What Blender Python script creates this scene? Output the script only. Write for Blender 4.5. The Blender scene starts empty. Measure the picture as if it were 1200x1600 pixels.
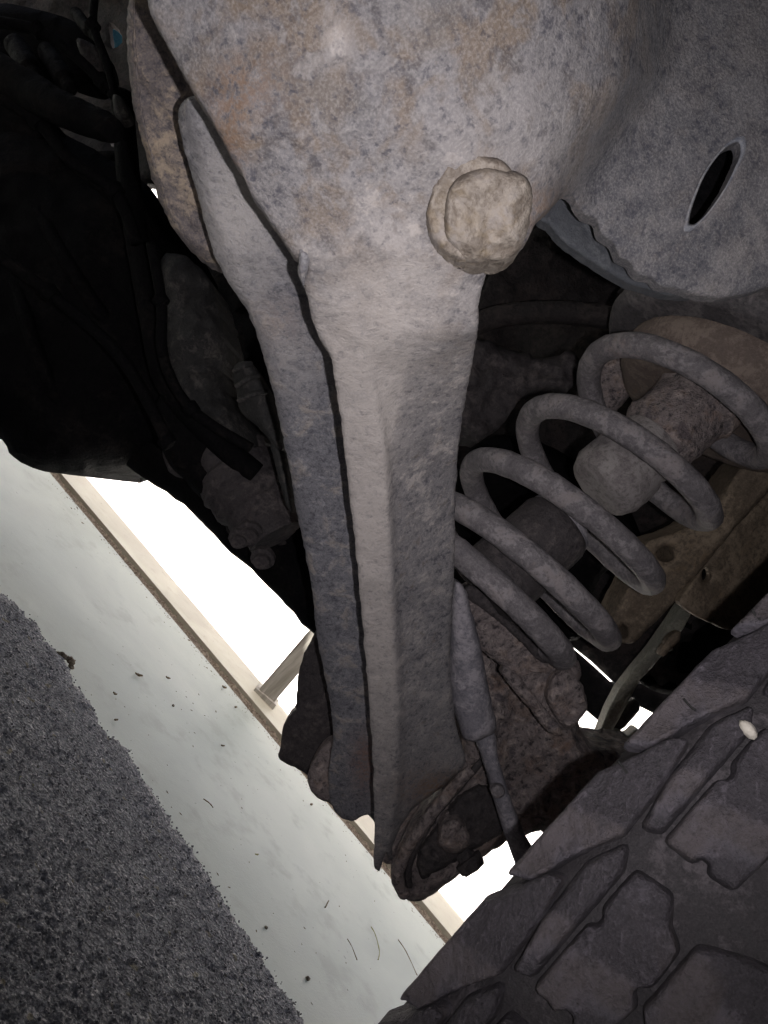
import bpy, math, random
import numpy as np
from mathutils import Vector, Matrix, noise
from mathutils.geometry import delaunay_2d_cdt
random.seed(7); np.random.seed(7)
R_ = math.radians
scene = bpy.context.scene

# ------------------------------------------------------------------ camera
H = 0.42                    # camera height above the ground
F = 1200.0                  # focal length in photo pixels (photo 1200 x 1600)
ROLL = R_(46); RC, RS = math.cos(ROLL), math.sin(ROLL)
cam_d = bpy.data.cameras.new('camera'); cam = bpy.data.objects.new('camera', cam_d)
scene.collection.objects.link(cam); scene.camera = cam
cam_d.sensor_fit = 'VERTICAL'; cam_d.sensor_height = 24; cam_d.lens = 24 * F / 1600
cam_d.clip_start = 0.02; cam_d.clip_end = 600
cam.matrix_world = Matrix(((RC, -RS, 0, 0), (0, 0, -1, 0), (RS, RC, 0, H), (0, 0, 0, 1)))

# ------------------------------------------------------------------ light
SUN_EL, SUN_AZ = R_(63.5), R_(186)       # sun high behind the camera
world = bpy.data.worlds.new('World'); scene.world = world; world.use_nodes = True
wn = world.node_tree.nodes; wl = world.node_tree.links
sky = wn.new('ShaderNodeTexSky'); sky.sky_type = 'NISHITA'; sky.sun_disc = False
sky.sun_elevation = SUN_EL; sky.sun_rotation = SUN_AZ
sky.air_density = .5; sky.dust_density = 9.0; sky.ozone_density = 0
bg = wn['Background']; bg.inputs['Strength'].default_value = 0.15
wl.new(sky.outputs[0], bg.inputs['Color'])
sun_d = bpy.data.lights.new('sun', 'SUN'); sun_d.energy = 5.0; sun_d.angle = R_(0.5); sun_d.color = (1, .96, .9)
sun = bpy.data.objects.new('sun', sun_d); scene.collection.objects.link(sun)
sdir = Vector((math.sin(SUN_AZ) * math.cos(SUN_EL), math.cos(SUN_AZ) * math.cos(SUN_EL), math.sin(SUN_EL)))
sun.rotation_euler = sdir.to_track_quat('Z', 'Y').to_euler()
# the phone's own flash: a small lamp beside the lens
fl_d = bpy.data.lights.new('phone_flash', 'SPOT'); fl_d.energy = 2.3; fl_d.shadow_soft_size = 0.0022
fl_d.spot_size = R_(108); fl_d.spot_blend = 1.0; fl_d.color = (.965, .96, 1.0)
fl = bpy.data.objects.new('phone_flash', fl_d); scene.collection.objects.link(fl)

def P(x, y, d):
    """photo pixel and distance along the view axis -> world point"""
    dx, dy = x - 600, y - 800
    u = dx * RC + dy * RS; v = -dx * RS + dy * RC
    return Vector((u * d / F, d, H - v * d / F))
def PV(x, y, d):
    dx, dy = x - 600, y - 800
    u = dx * RC + dy * RS; v = -dx * RS + dy * RC
    return np.stack([u * d / F, d + 0 * u, H - v * d / F], -1)
fl.location = P(600 + 1.0 * F * .022 / .02, 800 + .30 * F * .022 / .02, .02) + Vector((0, -.02, 0))
fl.rotation_euler = (P(650, 620, .4) - fl.location).to_track_quat('-Z', 'Y').to_euler()

scene.view_settings.view_transform = 'Standard'; scene.view_settings.look = 'None'
scene.view_settings.exposure = 1.35; scene.view_settings.gamma = 1
scene.cycles.max_bounces = 6

# ------------------------------------------------------------------ helpers
COL = scene.collection
def link(name, verts, faces, mat, parent=None, smooth=True, attrs=None, origin=None):
    verts = np.asarray(verts, dtype=float)
    o0 = verts.mean(0) if origin is None else np.array(origin, dtype=float)
    me = bpy.data.meshes.new(name); me.from_pydata([tuple(v) for v in (verts - o0)], [], faces)
    me.update()
    if smooth: me.polygons.foreach_set('use_smooth', [True] * len(me.polygons))
    if attrs:
        for k, a in attrs.items():
            at = me.attributes.new(k, 'FLOAT', 'POINT'); at.data.foreach_set('value', np.asarray(a, dtype=np.float32))
    o = bpy.data.objects.new(name, me); COL.objects.link(o); o.data.materials.append(mat)
    put(o, Vector(o0), parent); return o
def world_loc(o):
    l = o.location.copy()
    while o.parent: o = o.parent; l = l + o.location
    return l
def put(o, loc, parent):
    if parent is not None: o.parent = parent; loc = loc - world_loc(parent)
    o.location = loc
def empty(name, loc, label=None, cat=None, group=None):
    o = bpy.data.objects.new(name, None); COL.objects.link(o); o.location = loc; o.empty_display_size = .05
    tag(o, label, cat, group); return o
def tag(o, label=None, cat=None, group=None, kind=None):
    for k, v in (('label', label), ('category', cat), ('group', group), ('kind', kind)):
        if v: o[k] = v
    return o
def join(parts):
    vs, fs, n = [], [], 0
    for v, f in parts:
        v = np.asarray(v); vs.append(v); fs += [tuple(i + n for i in q) for q in f]; n += len(v)
    return np.concatenate(vs), fs

def catmull(pts, step, closed=True, jit=0.0):
    pts = [np.array(p, float) for p in pts]; n = len(pts); out = []
    for i in range(n if closed else n - 1):
        p0, p1, p2, p3 = (pts[(i + k) % n] if closed else pts[min(max(i + k, 0), n - 1)] for k in (-1, 0, 1, 2))
        L = np.linalg.norm(p2 - p1)
        if L < 1e-6: continue
        m = max(1, int(round(L / step)))
        a = .5; d0 = max(np.linalg.norm(p1 - p0), 1e-3) ** a; d1 = L ** a; d2 = max(np.linalg.norm(p3 - p2), 1e-3) ** a
        t1 = (p2 - p1) if np.allclose(p0, p1) else (p1 - p0) / d0 - (p2 - p0) / (d0 + d1) + (p2 - p1) / d1
        t2 = (p2 - p1) if np.allclose(p3, p2) else (p2 - p1) / d1 - (p3 - p1) / (d1 + d2) + (p3 - p2) / d2
        if not np.allclose(p0, p1): t1 = t1 * d1
        if not np.allclose(p3, p2): t2 = t2 * d1
        for k in range(m):
            t = k / m; t_2 = t * t; t_3 = t_2 * t
            out.append((2 * t_3 - 3 * t_2 + 1) * p1 + (t_3 - 2 * t_2 + t) * t1 + (-2 * t_3 + 3 * t_2) * p2 + (t_3 - t_2) * t2)
    if not closed: out.append(pts[-1])
    out = np.array(out)
    if jit:
        for q in out:
            w = noise.noise_vector(Vector((q[0] * .045, q[1] * .045, 3.1))) * jit * 1.3 + noise.noise_vector(Vector((q[0] * .16, q[1] * .16, 9.1))) * jit
            q += (w.x, w.y)
    return out
def inside(poly, x, y):
    r = np.zeros(len(x), bool); j = len(poly) - 1
    for i in range(len(poly)):
        xi, yi = poly[i]; xj, yj = poly[j]
        if yi != yj:
            r ^= ((yi > y) != (yj > y)) & (x < (xj - xi) * (y - yi) / (yj - yi) + xi)
        j = i
    return r
def bdist(polys, x, y):
    d = np.full(len(x), 1e9)
    for poly in polys:
        for a, b in zip(poly, np.roll(poly, -1, 0)):
            ab = b - a; L = ab @ ab
            if L < 1e-9: continue
            t = np.clip(((x - a[0]) * ab[0] + (y - a[1]) * ab[1]) / L, 0, 1)
            d = np.minimum(d, np.hypot(x - a[0] - t * ab[0], y - a[1] - t * ab[1]))
    return d
def fbm(p, scale, off=0.0, octs=3):
    v = Vector((p[0] * scale + off, p[1] * scale + off * .7, p[2] * scale - off))
    return noise.fractal(v, .6, 2.1, octs)

def relief(name, outline, depth, mat, parent=None, thick=.006, step=7, rpx=9, rd=.003, jit=1.2, holes=(), bumps=((60, .0012), (260, .0004)),
           attr=None, closed_back=True, sharp=False, seed=0.0, bmask=None):
    """A plate or casting: outline as seen, true depth for every point, rounded rim, uneven face, real thickness."""
    loops = [catmull(outline, step, jit=jit) if not sharp else sharp_loop(outline, step, jit)]
    for h in holes: loops.append(catmull(h, max(3, step * .6), jit=jit * .6))
    xs, ys = loops[0][:, 0], loops[0][:, 1]
    gx, gy = np.meshgrid(np.arange(xs.min(), xs.max(), step), np.arange(ys.min(), ys.max(), step * .9))
    gx = gx + (np.arange(gx.shape[0]) % 2)[:, None] * step * .5
    gx = gx.ravel() + np.random.uniform(-.15, .15, gx.size) * step; gy = gy.ravel() + np.random.uniform(-.15, .15, gy.size) * step
    m = inside(loops[0], gx, gy)
    for h in loops[1:]: m &= ~inside(h, gx, gy)
    gx, gy = gx[m], gy[m]; m = bdist(loops, gx, gy) > step * .45; gx, gy = gx[m], gy[m]
    pts, edges = [], []
    for lp in loops:
        n0 = len(pts); n = len(lp); pts += [tuple(q) for q in lp]; edges += [(n0 + i, n0 + (i + 1) % n) for i in range(n)]
    nb = len(pts); pts += list(zip(gx, gy))
    ov, oe, of, vi, _, _ = delaunay_2d_cdt([Vector(q) for q in pts], edges, [], 0, 1e-5)
    X = np.array([v.x for v in ov]); Y = np.array([v.y for v in ov])
    cx = np.array([(X[f[0]] + X[f[1]] + X[f[2]]) / 3 for f in of]); cy = np.array([(Y[f[0]] + Y[f[1]] + Y[f[2]]) / 3 for f in of])
    m = inside(loops[0], cx, cy)
    for h in loops[1:]: m &= ~inside(h, cx, cy)
    tris = [tuple(f) for f, k in zip(of, m) if k]
    bd = bdist(loops, X, Y)
    d = np.asarray(depth(X, Y), float) * np.ones(len(X))
    s = np.clip(bd / rpx, 0, 1); d = d + rd * (1 - np.sqrt(np.clip(1 - (1 - s) ** 2, 0, 1)))
    W = PV(X, Y, d)
    add = np.zeros(len(X))
    for k, (sc, am) in enumerate(bumps):
        add += np.array([fbm(w, sc, 11.3 * k + seed) for w in W]) * am
    if bmask is not None: add = add * bmask(X, Y)
    W = PV(X, Y, d + add)
    # orientation: face the camera (-Y)
    f2 = []
    for t in tris:
        a, b, c = W[t[0]], W[t[1]], W[t[2]]
        nrm = np.cross(b - a, c - a); f2.append(t if nrm @ (a - np.array([0, 0, H])) < 0 else t[::-1])
    at = None
    cnt = {}
    for t in f2:
        for a, b in ((t[0], t[1]), (t[1], t[2]), (t[2], t[0])): cnt[(a, b)] = 1
    rim = [e for e in cnt if (e[1], e[0]) not in cnt]
    n = len(W)
    if closed_back:
        back = W + np.array([0, thick, 0]); back[:, 1] = np.maximum(back[:, 1], (d + add) + thick)
        f3 = [tuple(i + n for i in t[::-1]) for t in f2]
        side = [(b, a, a + n, b + n) for a, b in rim]
        W2 = np.concatenate([W, back]); faces = f2 + f3 + side; XX = np.concatenate([X, X]); YY = np.concatenate([Y, Y])
    else:
        W2, faces, XX, YY = W, f2, X, Y
    if attr: at = {k: fn(XX, YY) for k, fn in attr.items()}
    o = link(name, W2, faces, mat, parent, attrs=at)
    me = o.data
    if closed_back:
        sm = [True] * len(f2) + [True] * len(f2) + [False] * len(rim)
        me.polygons.foreach_set('use_smooth', sm)
    return o
def sharp_loop(outline, step, jit):
    o = []; n = len(outline)
    for i in range(n):
        a = np.array(outline[i], float); b = np.array(outline[(i + 1) % n], float); m = max(1, int(round(np.linalg.norm(b - a) / step)))
        for k in range(m): o.append(a + (b - a) * k / m)
    o = np.array(o)
    for q in o:
        w = noise.noise_vector(Vector((q[0] * .06, q[1] * .06, 3.1))) * jit; q += (w.x, w.y)
    return o

def tube_geo(pts, rad, seg=14, caps=True, amp=0, sc=80, seed=0.):
    pts = np.asarray([tuple(p) for p in pts], float); n = len(pts)
    rad = np.ones(n) * rad if np.isscalar(rad) else np.asarray(rad, float)
    T = np.gradient(pts, axis=0); T /= np.linalg.norm(T, axis=1)[:, None]
    ref = np.array([0, 0, 1.]) if abs(T[0][2]) < .9 else np.array([1., 0, 0]); N = np.cross(T[0], ref); N /= np.linalg.norm(N)
    V, Fc = [], []
    for i in range(n):
        N = N - (N @ T[i]) * T[i]; N /= np.linalg.norm(N); B = np.cross(T[i], N)
        for k in range(seg):
            a = 2 * math.pi * k / seg; dr = math.cos(a) * N + math.sin(a) * B; r = rad[i]
            p = pts[i] + dr * r
            if amp: p = p + dr * fbm(p, sc, seed) * amp
            V.append(p)
    for i in range(n - 1):
        for k in range(seg):
            k2 = (k + 1) % seg; Fc.append((i * seg + k, i * seg + k2, (i + 1) * seg + k2, (i + 1) * seg + k))
    if caps: Fc.append(tuple(range(seg))[::-1]); Fc.append(tuple((n - 1) * seg + k for k in range(seg)))
    return V, Fc
def spline3(ps, m=8):
    ps = [Vector(p) for p in ps]; out = []
    for i in range(len(ps) - 1):
        p0, p1, p2, p3 = ps[max(i - 1, 0)], ps[i], ps[i + 1], ps[min(i + 2, len(ps) - 1)]
        for k in range(m):
            t = k / m
            out.append(.5 * ((2 * p1) + (p2 - p0) * t + (2 * p0 - 5 * p1 + 4 * p2 - p3) * t * t + (3 * p1 - p0 - 3 * p2 + p3) * t ** 3))
    out.append(ps[-1]); return out
def tube(name, pts, rad, mat, parent=None, seg=14, amp=0, sc=80, m=8, smooth_path=True):
    if smooth_path:
        pp = spline3(pts, m)
        if not np.isscalar(rad): rad = np.interp(np.linspace(0, 1, len(pp)), np.linspace(0, 1, len(rad)), rad)
    else: pp = pts
    v, f = tube_geo(pp, rad, seg, True, amp, sc); return link(name, v, f, mat, parent)
def lathe(name, a, b, prof, mat, parent=None, seg=40, amp=0, sc=80, seed=0.):
    """prof: list of (t along a->b, radius)"""
    a = Vector(a); b = Vector(b); ax = (b - a); nrm = ax.normalized()
    ref = Vector((0, 1, 0)) if abs(nrm.y) < .9 else Vector((1, 0, 0)); e1 = nrm.cross(ref).normalized(); e2 = nrm.cross(e1)
    V, Fc = [], []
    pr = []
    for i in range(len(prof) - 1):
        L = math.hypot((prof[i + 1][0] - prof[i][0]) * ax.length, prof[i + 1][1] - prof[i][1]); mm = max(1, int(L / .004))
        for k in range(mm): pr.append((prof[i][0] + (prof[i + 1][0] - prof[i][0]) * k / mm, prof[i][1] + (prof[i + 1][1] - prof[i][1]) * k / mm))
    pr.append(prof[-1])
    for t, r in pr:
        for k in range(seg):
            an = 2 * math.pi * k / seg; dr = e1 * math.cos(an) + e2 * math.sin(an); p = a + ax * t + dr * r
            if amp: p = p + (dr * .8 + nrm * .2) * fbm(p, sc, seed) * amp
            V.append(tuple(p))
    n = len(pr)
    for i in range(n - 1):
        for k in range(seg):
            k2 = (k + 1) % seg; Fc.append((i * seg + k, i * seg + k2, (i + 1) * seg + k2, (i + 1) * seg + k))
    Fc.append(tuple(range(seg))[::-1]); Fc.append(tuple((n - 1) * seg + k for k in range(seg)))
    o = link(name, V, Fc, mat, parent)
    o.data.set_sharp_from_angle(angle=R_(40)) if hasattr(o.data, 'set_sharp_from_angle') else None
    return o

# ------------------------------------------------------------------ materials
class NT:
    def __init__(s, name):
        s.m = bpy.data.materials.new(name); s.m.use_nodes = True; s.n = s.m.node_tree.nodes; s.l = s.m.node_tree.links
        s.b = s.n['Principled BSDF']; s.tc = s.n.new('ShaderNodeTexCoord').outputs['Object']
    def noise(s, scale, detail=4, rough=.6, dist=0., vec=None, stretch=None):
        n = s.n.new('ShaderNodeTexNoise'); n.inputs['Scale'].default_value = scale; n.inputs['Detail'].default_value = detail
        n.inputs['Roughness'].default_value = rough; n.inputs['Distortion'].default_value = dist
        v = vec or s.tc
        if stretch:
            mp = s.n.new('ShaderNodeMapping'); mp.inputs['Scale'].default_value = stretch; s.l.new(v, mp.inputs[0]); v = mp.outputs[0]
        s.l.new(v, n.inputs['Vector']); return n.outputs['Fac']
    def voro(s, scale, feature='F1'):
        n = s.n.new('ShaderNodeTexVoronoi'); n.feature = feature; n.inputs['Scale'].default_value = scale; s.l.new(s.tc, n.inputs['Vector']); return n.outputs['Distance']
    def ramp(s, fac, a, b, va=0., vb=1.):
        n = s.n.new('ShaderNodeMapRange'); n.interpolation_type = 'SMOOTHSTEP'; s.l.new(fac, n.inputs[0])
        for i, v in zip((1, 2, 3, 4), (a, b, va, vb)): n.inputs[i].default_value = v
        return n.outputs[0]
    def math(s, op, a, b=None):
        n = s.n.new('ShaderNodeMath'); n.operation = op; n.use_clamp = op in ('ADD',)
        for i, v in enumerate((a, b)):
            if v is None: continue
            if isinstance(v, (int, float)): n.inputs[i].default_value = v
            else: s.l.new(v, n.inputs[i])
        return n.outputs[0]
    def mix(s, fac, a, b):
        n = s.n.new('ShaderNodeMix'); n.data_type = 'RGBA'
        if isinstance(fac, (int, float)): n.inputs[0].default_value = fac
        else: s.l.new(fac, n.inputs[0])
        for i, v in ((6, a), (7, b)):
            if isinstance(v, tuple): n.inputs[i].default_value = (*v, 1)
            else: s.l.new(v, n.inputs[i])
        return n.outputs[2]
    def attr(s, name):
        n = s.n.new('ShaderNodeAttribute'); n.attribute_name = name; return n.outputs['Fac']
    def bump(s, h, dist, strength=1., prev=None):
        n = s.n.new('ShaderNodeBump'); n.inputs['Distance'].default_value = dist; n.inputs['Strength'].default_value = strength
        s.l.new(h, n.inputs['Height'])
        if prev is not None: s.l.new(prev, n.inputs['Normal'])
        return n.outputs[0]
    def done(s, col, rough=.8, spec=.3, nrm=None, metal=0.):
        if isinstance(col, tuple): s.b.inputs['Base Color'].default_value = (*col, 1)
        else: s.l.new(col, s.b.inputs['Base Color'])
        if isinstance(rough, (int, float)): s.b.inputs['Roughness'].default_value = rough
        else: s.l.new(rough, s.b.inputs['Roughness'])
        s.b.inputs['Specular IOR Level'].default_value = spec; s.b.inputs['Metallic'].default_value = metal
        if nrm is not None: s.l.new(nrm, s.b.inputs['Normal'])
        return s.m

def grime(name, base, dust, dark, rust=None, patch=28, speck=260, dust_amt=.5, dark_amt=.5, rust_amt=.0, bump=.0010, fine=.0004, rough=.82, spec=.3,
          attrs=False, streak=None, light=None, paint=None, tints=(), contrast=1.0):
    t = NT(name)
    n1 = t.noise(patch, 5, .65, .6, stretch=streak); n2 = t.noise(speck, 5, .7); n3 = t.noise(patch * .45, 4, .6, .8); n4 = t.noise(speck * 3.1, 3, .6)
    df = t.ramp(t.math('ADD', t.math('MULTIPLY', n1, .62), t.math('MULTIPLY', n2, .38)), .60 - .26 * dust_amt, .72 - .26 * dust_amt)
    if attrs: df = t.math('MAXIMUM', t.math('MULTIPLY', df, t.math('SUBTRACT', 1.0, t.attr('bare'))), t.math('MULTIPLY', t.attr('dust'), t.ramp(n2, .25, .5, .55, 1)))
    c = t.mix(df, base, dust)
    if paint: c = t.mix(t.math('MULTIPLY', t.attr('paint'), t.ramp(n1, .70, .38, .35, .85)), c, paint)
    for col_, sc_, am_, lo_, *at_ in tints: c = t.mix(t.math('MULTIPLY', t.attr(at_[0]) if at_ else 1.0, t.math('MULTIPLY', t.ramp(t.noise(sc_, 3, .6, .4), lo_, lo_ + .14), am_ if not attrs else t.math('MAXIMUM', 0.0, t.math('SUBTRACT', t.math('SUBTRACT', am_, t.math('MULTIPLY', t.attr('dust'), am_ * .75)), t.math('MULTIPLY', t.attr('paint'), am_ * .65))))), c, col_)
    fine_m = t.ramp(n4, .38, .72); c = t.mix(t.math('MULTIPLY', fine_m, .22), c, tuple(min(1, v * 1.35) for v in dust) if light is None else light)
    dk = t.math('MULTIPLY', t.ramp(t.math('ADD', t.math('MULTIPLY', n2, .7), t.math('MULTIPLY', n1, .3)), .50, .34), dark_amt)
    if attrs: dk = t.math('MULTIPLY', dk, t.math('SUBTRACT', 1.0, t.math('MULTIPLY', t.attr('dust'), .75)))
    c = t.mix(dk, c, dark)
    if rust:
        rf = t.math('MULTIPLY', t.ramp(t.math('ADD', t.math('MULTIPLY', n3, .7), t.math('MULTIPLY', n2, .3)), .62 - .2 * rust_amt, .74 - .2 * rust_amt), min(1, rust_amt * 1.5))
        if attrs: rf = t.math('MAXIMUM', rf, t.math('MULTIPLY', t.attr('rust'), t.ramp(n2, .34, .6)))
        c = t.mix(rf, c, rust)
    b = t.bump(n2, bump); b = t.bump(n4, fine, 1, b); b = t.bump(n1, bump * 3, .6, b)
    return t.done(c, t.ramp(n1, .2, .8, rough - .15, min(1, rough + .12)), spec, b)

M = {}
M['arm'] = grime('dusty rusted arm steel', (.138, .126, .130), (.325, .285, .265), (.032, .030, .042), (.15, .085, .05), patch=60, speck=300, dust_amt=.42, dark_amt=.8, rust_amt=.12, bump=.0006, fine=.0003, attrs=True, paint=(.060, .058, .066), spec=.42,
    light=(.44, .40, .385), tints=(((.135, .098, .072), 38, .9, .45, 'tan'), ((.048, .040, .042), 85, .75, .52, 'tan'), ((.11, .098, .094), 14, .6, .48, 'tan'), ((.085, .078, .084), 110, .6, .51), ((.25, .225, .215), 110, .55, .56), ((.075, .055, .045), 150, .6, .58)))
M['arm_blue'] = grime('blue grey dusty steel', (.125, .118, .130), (.31, .28, .268), (.024, .023, .032), (.17, .10, .08), patch=60, speck=330, dust_amt=.40, dark_amt=.7, rust_amt=.1, bump=.0010, attrs=True, spec=.4,
    light=(.42, .40, .42), tints=(((.20, .16, .13), 60, .5, .52), ((.066, .064, .078), 90, .75, .53), ((.22, .21, .225), 140, .5, .57)))
M['bracket'] = grime('brown grey bracket steel', (.12, .10, .10), (.30, .235, .18), (.03, .03, .04), (.20, .12, .06), patch=45, speck=300, dust_amt=.40, dark_amt=.75, rust_amt=.25, bump=.0013)
M['tower'] = grime('grey painted tower steel', (.15, .15, .168), (.27, .255, .255), (.05, .055, .085), (.20, .13, .085), patch=30, speck=330, dust_amt=.5, dark_amt=.6, rust_amt=.22, bump=.0007, spec=.35)
M['lip'] = grime('grey lip with painted shade', (.045, .046, .052), (.075, .075, .08), (.03, .03, .04), None, patch=40, speck=330, dust_amt=.4, dark_amt=.5, bump=.0006)  # grey darkened to paint in the lip's shadowed side
M['bolt'] = grime('mud caked bolt', (.13, .102, .082), (.225, .188, .158), (.08, .06, .045), (.19, .12, .07), patch=70, speck=260, dust_amt=.6, dark_amt=.4, rust_amt=.2, bump=.0007, spec=.45, rough=.65, tints=(((.17, .125, .08), 50, .8, .5), ((.24, .21, .20), 60, .7, .53)))
M['spring'] = grime('dusty spring steel', (.105, .092, .096), (.20, .178, .182), (.035, .030, .034), (.14, .09, .075), patch=60, speck=300, dust_amt=.5, dark_amt=.45, rust_amt=.25, bump=.0010, fine=.0004, spec=.35,
    tints=(((.135, .10, .088), 60, .3, .53), ((.07, .062, .070), 80, .35, .55)))
M['rust'] = grime('brown rusted casting', (.19, .152, .147), (.37, .30, .275), (.022, .018, .022), (.19, .105, .07), patch=50, speck=210, dust_amt=.42, dark_amt=.95, rust_amt=.35, bump=.004, fine=.0012, spec=.35,
    light=(.32, .27, .25), tints=(((.165, .11, .085), 45, .6, .5), ((.055, .045, .055), 60, .7, .54), ((.21, .18, .17), 140, .5, .57)))
M['axle'] = grime('grimy dark axle steel', (.034, .028, .029), (.078, .064, .062), (.012, .010, .012), (.062, .038, .027), patch=30, speck=200, dust_amt=.4, dark_amt=.7, rust_amt=.2, bump=.002, spec=.3)
M['axle2'] = grime('dark dusty seat steel', (.06, .053, .055), (.12, .105, .104), (.02, .017, .02), (.1, .06, .045), patch=40, speck=260, dust_amt=.45, dark_amt=.6, rust_amt=.25, bump=.001)
M['shock'] = grime('dusty grey shock', (.13, .12, .135), (.25, .225, .24), (.06, .055, .07), (.17, .10, .08), patch=40, speck=330, dust_amt=.5, dark_amt=.5, rust_amt=.1, bump=.0008, spec=.35)
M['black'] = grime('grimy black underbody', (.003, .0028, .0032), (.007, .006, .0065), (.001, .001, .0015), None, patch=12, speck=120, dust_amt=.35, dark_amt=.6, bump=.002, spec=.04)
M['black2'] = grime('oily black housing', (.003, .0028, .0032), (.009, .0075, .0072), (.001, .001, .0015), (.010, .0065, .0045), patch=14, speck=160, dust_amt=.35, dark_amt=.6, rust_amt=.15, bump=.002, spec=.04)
M['boot'] = grime('dusty rubber boot', (.016, .015, .015), (.060, .052, .048), (.005, .0045, .005), None, patch=60, speck=420, dust_amt=.35, dark_amt=.6, bump=.001, spec=.3)
M['fender'] = grime('brown black inner fender', (.014, .011, .011), (.034, .026, .024), (.004, .0035, .004), (.036, .021, .014), patch=14, speck=150, dust_amt=.45, dark_amt=.7, rust_amt=.3, bump=.003, spec=.25)
M['rail'] = grime('ochre dusted frame rail', (.105, .078, .056), (.21, .160, .115), (.035, .027, .02), (.15, .09, .04), patch=12, speck=230, dust_amt=.5, dark_amt=.5, rust_amt=.3, bump=.0012, spec=.3)
M['isolator'] = grime('tan rubber isolator', (.09, .066, .056), (.15, .115, .096), (.07, .05, .045), (.2, .12, .07), patch=50, speck=330, dust_amt=.5, dark_amt=.4, rust_amt=.2, bump=.0006)
M['bump'] = grime('speckled grey bump stop', (.14, .12, .118), (.20, .178, .172), (.06, .05, .05), None, patch=70, speck=300, dust_amt=.6, dark_amt=.6, bump=.0008)
M['tyre'] = grime('dusty tyre rubber', (.020, .0165, .018), (.062, .052, .056), (.018, .016, .018), None, patch=40, speck=420, dust_amt=.36, dark_amt=.5, bump=.0008, fine=.0003, spec=.35, rough=.72)
M['tread'] = grime('dusty tread rubber', (.027, .022, .026), (.085, .072, .084), (.008, .007, .008), None, patch=48, speck=380, dust_amt=.40, dark_amt=.5, bump=.0016, fine=.0003, spec=.4, rough=.7, tints=(((.095, .085, .10), 22, .6, .5), ((.05, .037, .032), 28, .6, .5)))
M['pale_bracket'] = grime('pale primed bracket', (.12, .115, .095), (.20, .19, .155), (.09, .08, .06), (.2, .13, .06), patch=30, speck=260, dust_amt=.5, dark_amt=.4, rust_amt=.2, bump=.0006)
M['blue'] = grime('blue sky tint', (.05, .20, .30), (.12, .3, .38), (.02, .06, .1), None, patch=10, speck=90, dust_amt=.3, dark_amt=.3)
M['yellow'] = grime('yellow gap tint', (.35, .24, .03), (.45, .33, .08), (.12, .08, .02), None, patch=10, speck=90, dust_amt=.3, dark_amt=.3)

def concrete(name, c1, c2, stain, patch=5, rough=.55, bump=.0006):
    t = NT(name); n1 = t.noise(patch, 5, .55, .4); n2 = t.noise(patch * 6, 4, .6); n3 = t.noise(420, 3, .6); n4 = t.noise(patch * .6, 3, .5, .5)
    c = t.mix(t.ramp(n1, .35, .68), c1, c2); c = t.mix(t.math('MULTIPLY', t.ramp(n2, .52, .72), .42), c, stain)
    c = t.mix(t.math('MULTIPLY', t.ramp(n4, .45, .68), .5), c, stain)
    c = t.mix(t.math('MULTIPLY', t.ramp(t.noise(130, 2, .5), .72, .78), .55), c, tuple(v * .35 for v in stain))
    return t.done(c, rough, .35, t.bump(n3, bump * .4, 1, t.bump(n2, bump)))
M['pale'] = concrete('pale smooth concrete', (.27, .305, .272), (.345, .375, .335), (.175, .20, .165), patch=3)
M['cream'] = concrete('cream stone ledge', (.31, .295, .23), (.37, .355, .285), (.23, .215, .17), patch=7)
M['white'] = concrete('white outdoor paving', (.80, .80, .78), (.84, .84, .83), (.62, .61, .58), patch=2)
t = NT('dark speckled asphalt')
v1 = t.voro(300); n1 = t.noise(220, 5, .8); n2 = t.noise(22, 4, .6); n3 = t.noise(300, 2, .6)
c = t.mix(t.ramp(n1, .34, .68), (.040, .042, .052), (.235, .235, .25)); c = t.mix(t.math('MULTIPLY', t.ramp(n3, .55, .68), .6), c, (.50, .50, .50))
c = t.mix(t.math('MULTIPLY', t.ramp(n2, .45, .65), .35), c, (.03, .03, .04))
c = t.mix(t.math('MULTIPLY', t.ramp(t.noise(60, 2, .5), .66, .72), .5), c, (.16, .13, .06))
M['asphalt'] = t.done(c, .85, .3, t.bump(n1, .002, 1, t.bump(v1, .002)))
t = NT('brown dirt'); n1 = t.noise(180, 4, .7); M['dirt'] = t.done(t.mix(t.ramp(n1, .35, .65), (.08, .062, .045), (.20, .17, .13)), .95, .1, t.bump(n1, .003))
t = NT('dry leaf brown'); n1 = t.noise(300, 4, .7); M['leaf'] = t.done(t.mix(n1, (.05, .035, .02), (.17, .12, .06)), .85, .2, t.bump(n1, .001))
t = NT('green grass stalk'); n1 = t.noise(300, 2, .5); M['stalk'] = t.done(t.mix(n1, (.12, .13, .04), (.30, .28, .12)), .8, .2)
t = NT('grey pebble'); n1 = t.noise(300, 3, .6); M['pebble'] = t.done(t.mix(n1, (.25, .22, .19), (.6, .54, .47)), .8, .3, t.bump(n1, .001))
t = NT('weathered grey post'); n1 = t.noise(60, 4, .6, stretch=(1, 1, .15)); M['post'] = t.done(t.mix(t.ramp(n1, .3, .7), (.20, .19, .16), (.38, .36, .32)), .7, .4, t.bump(n1, .001))

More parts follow.
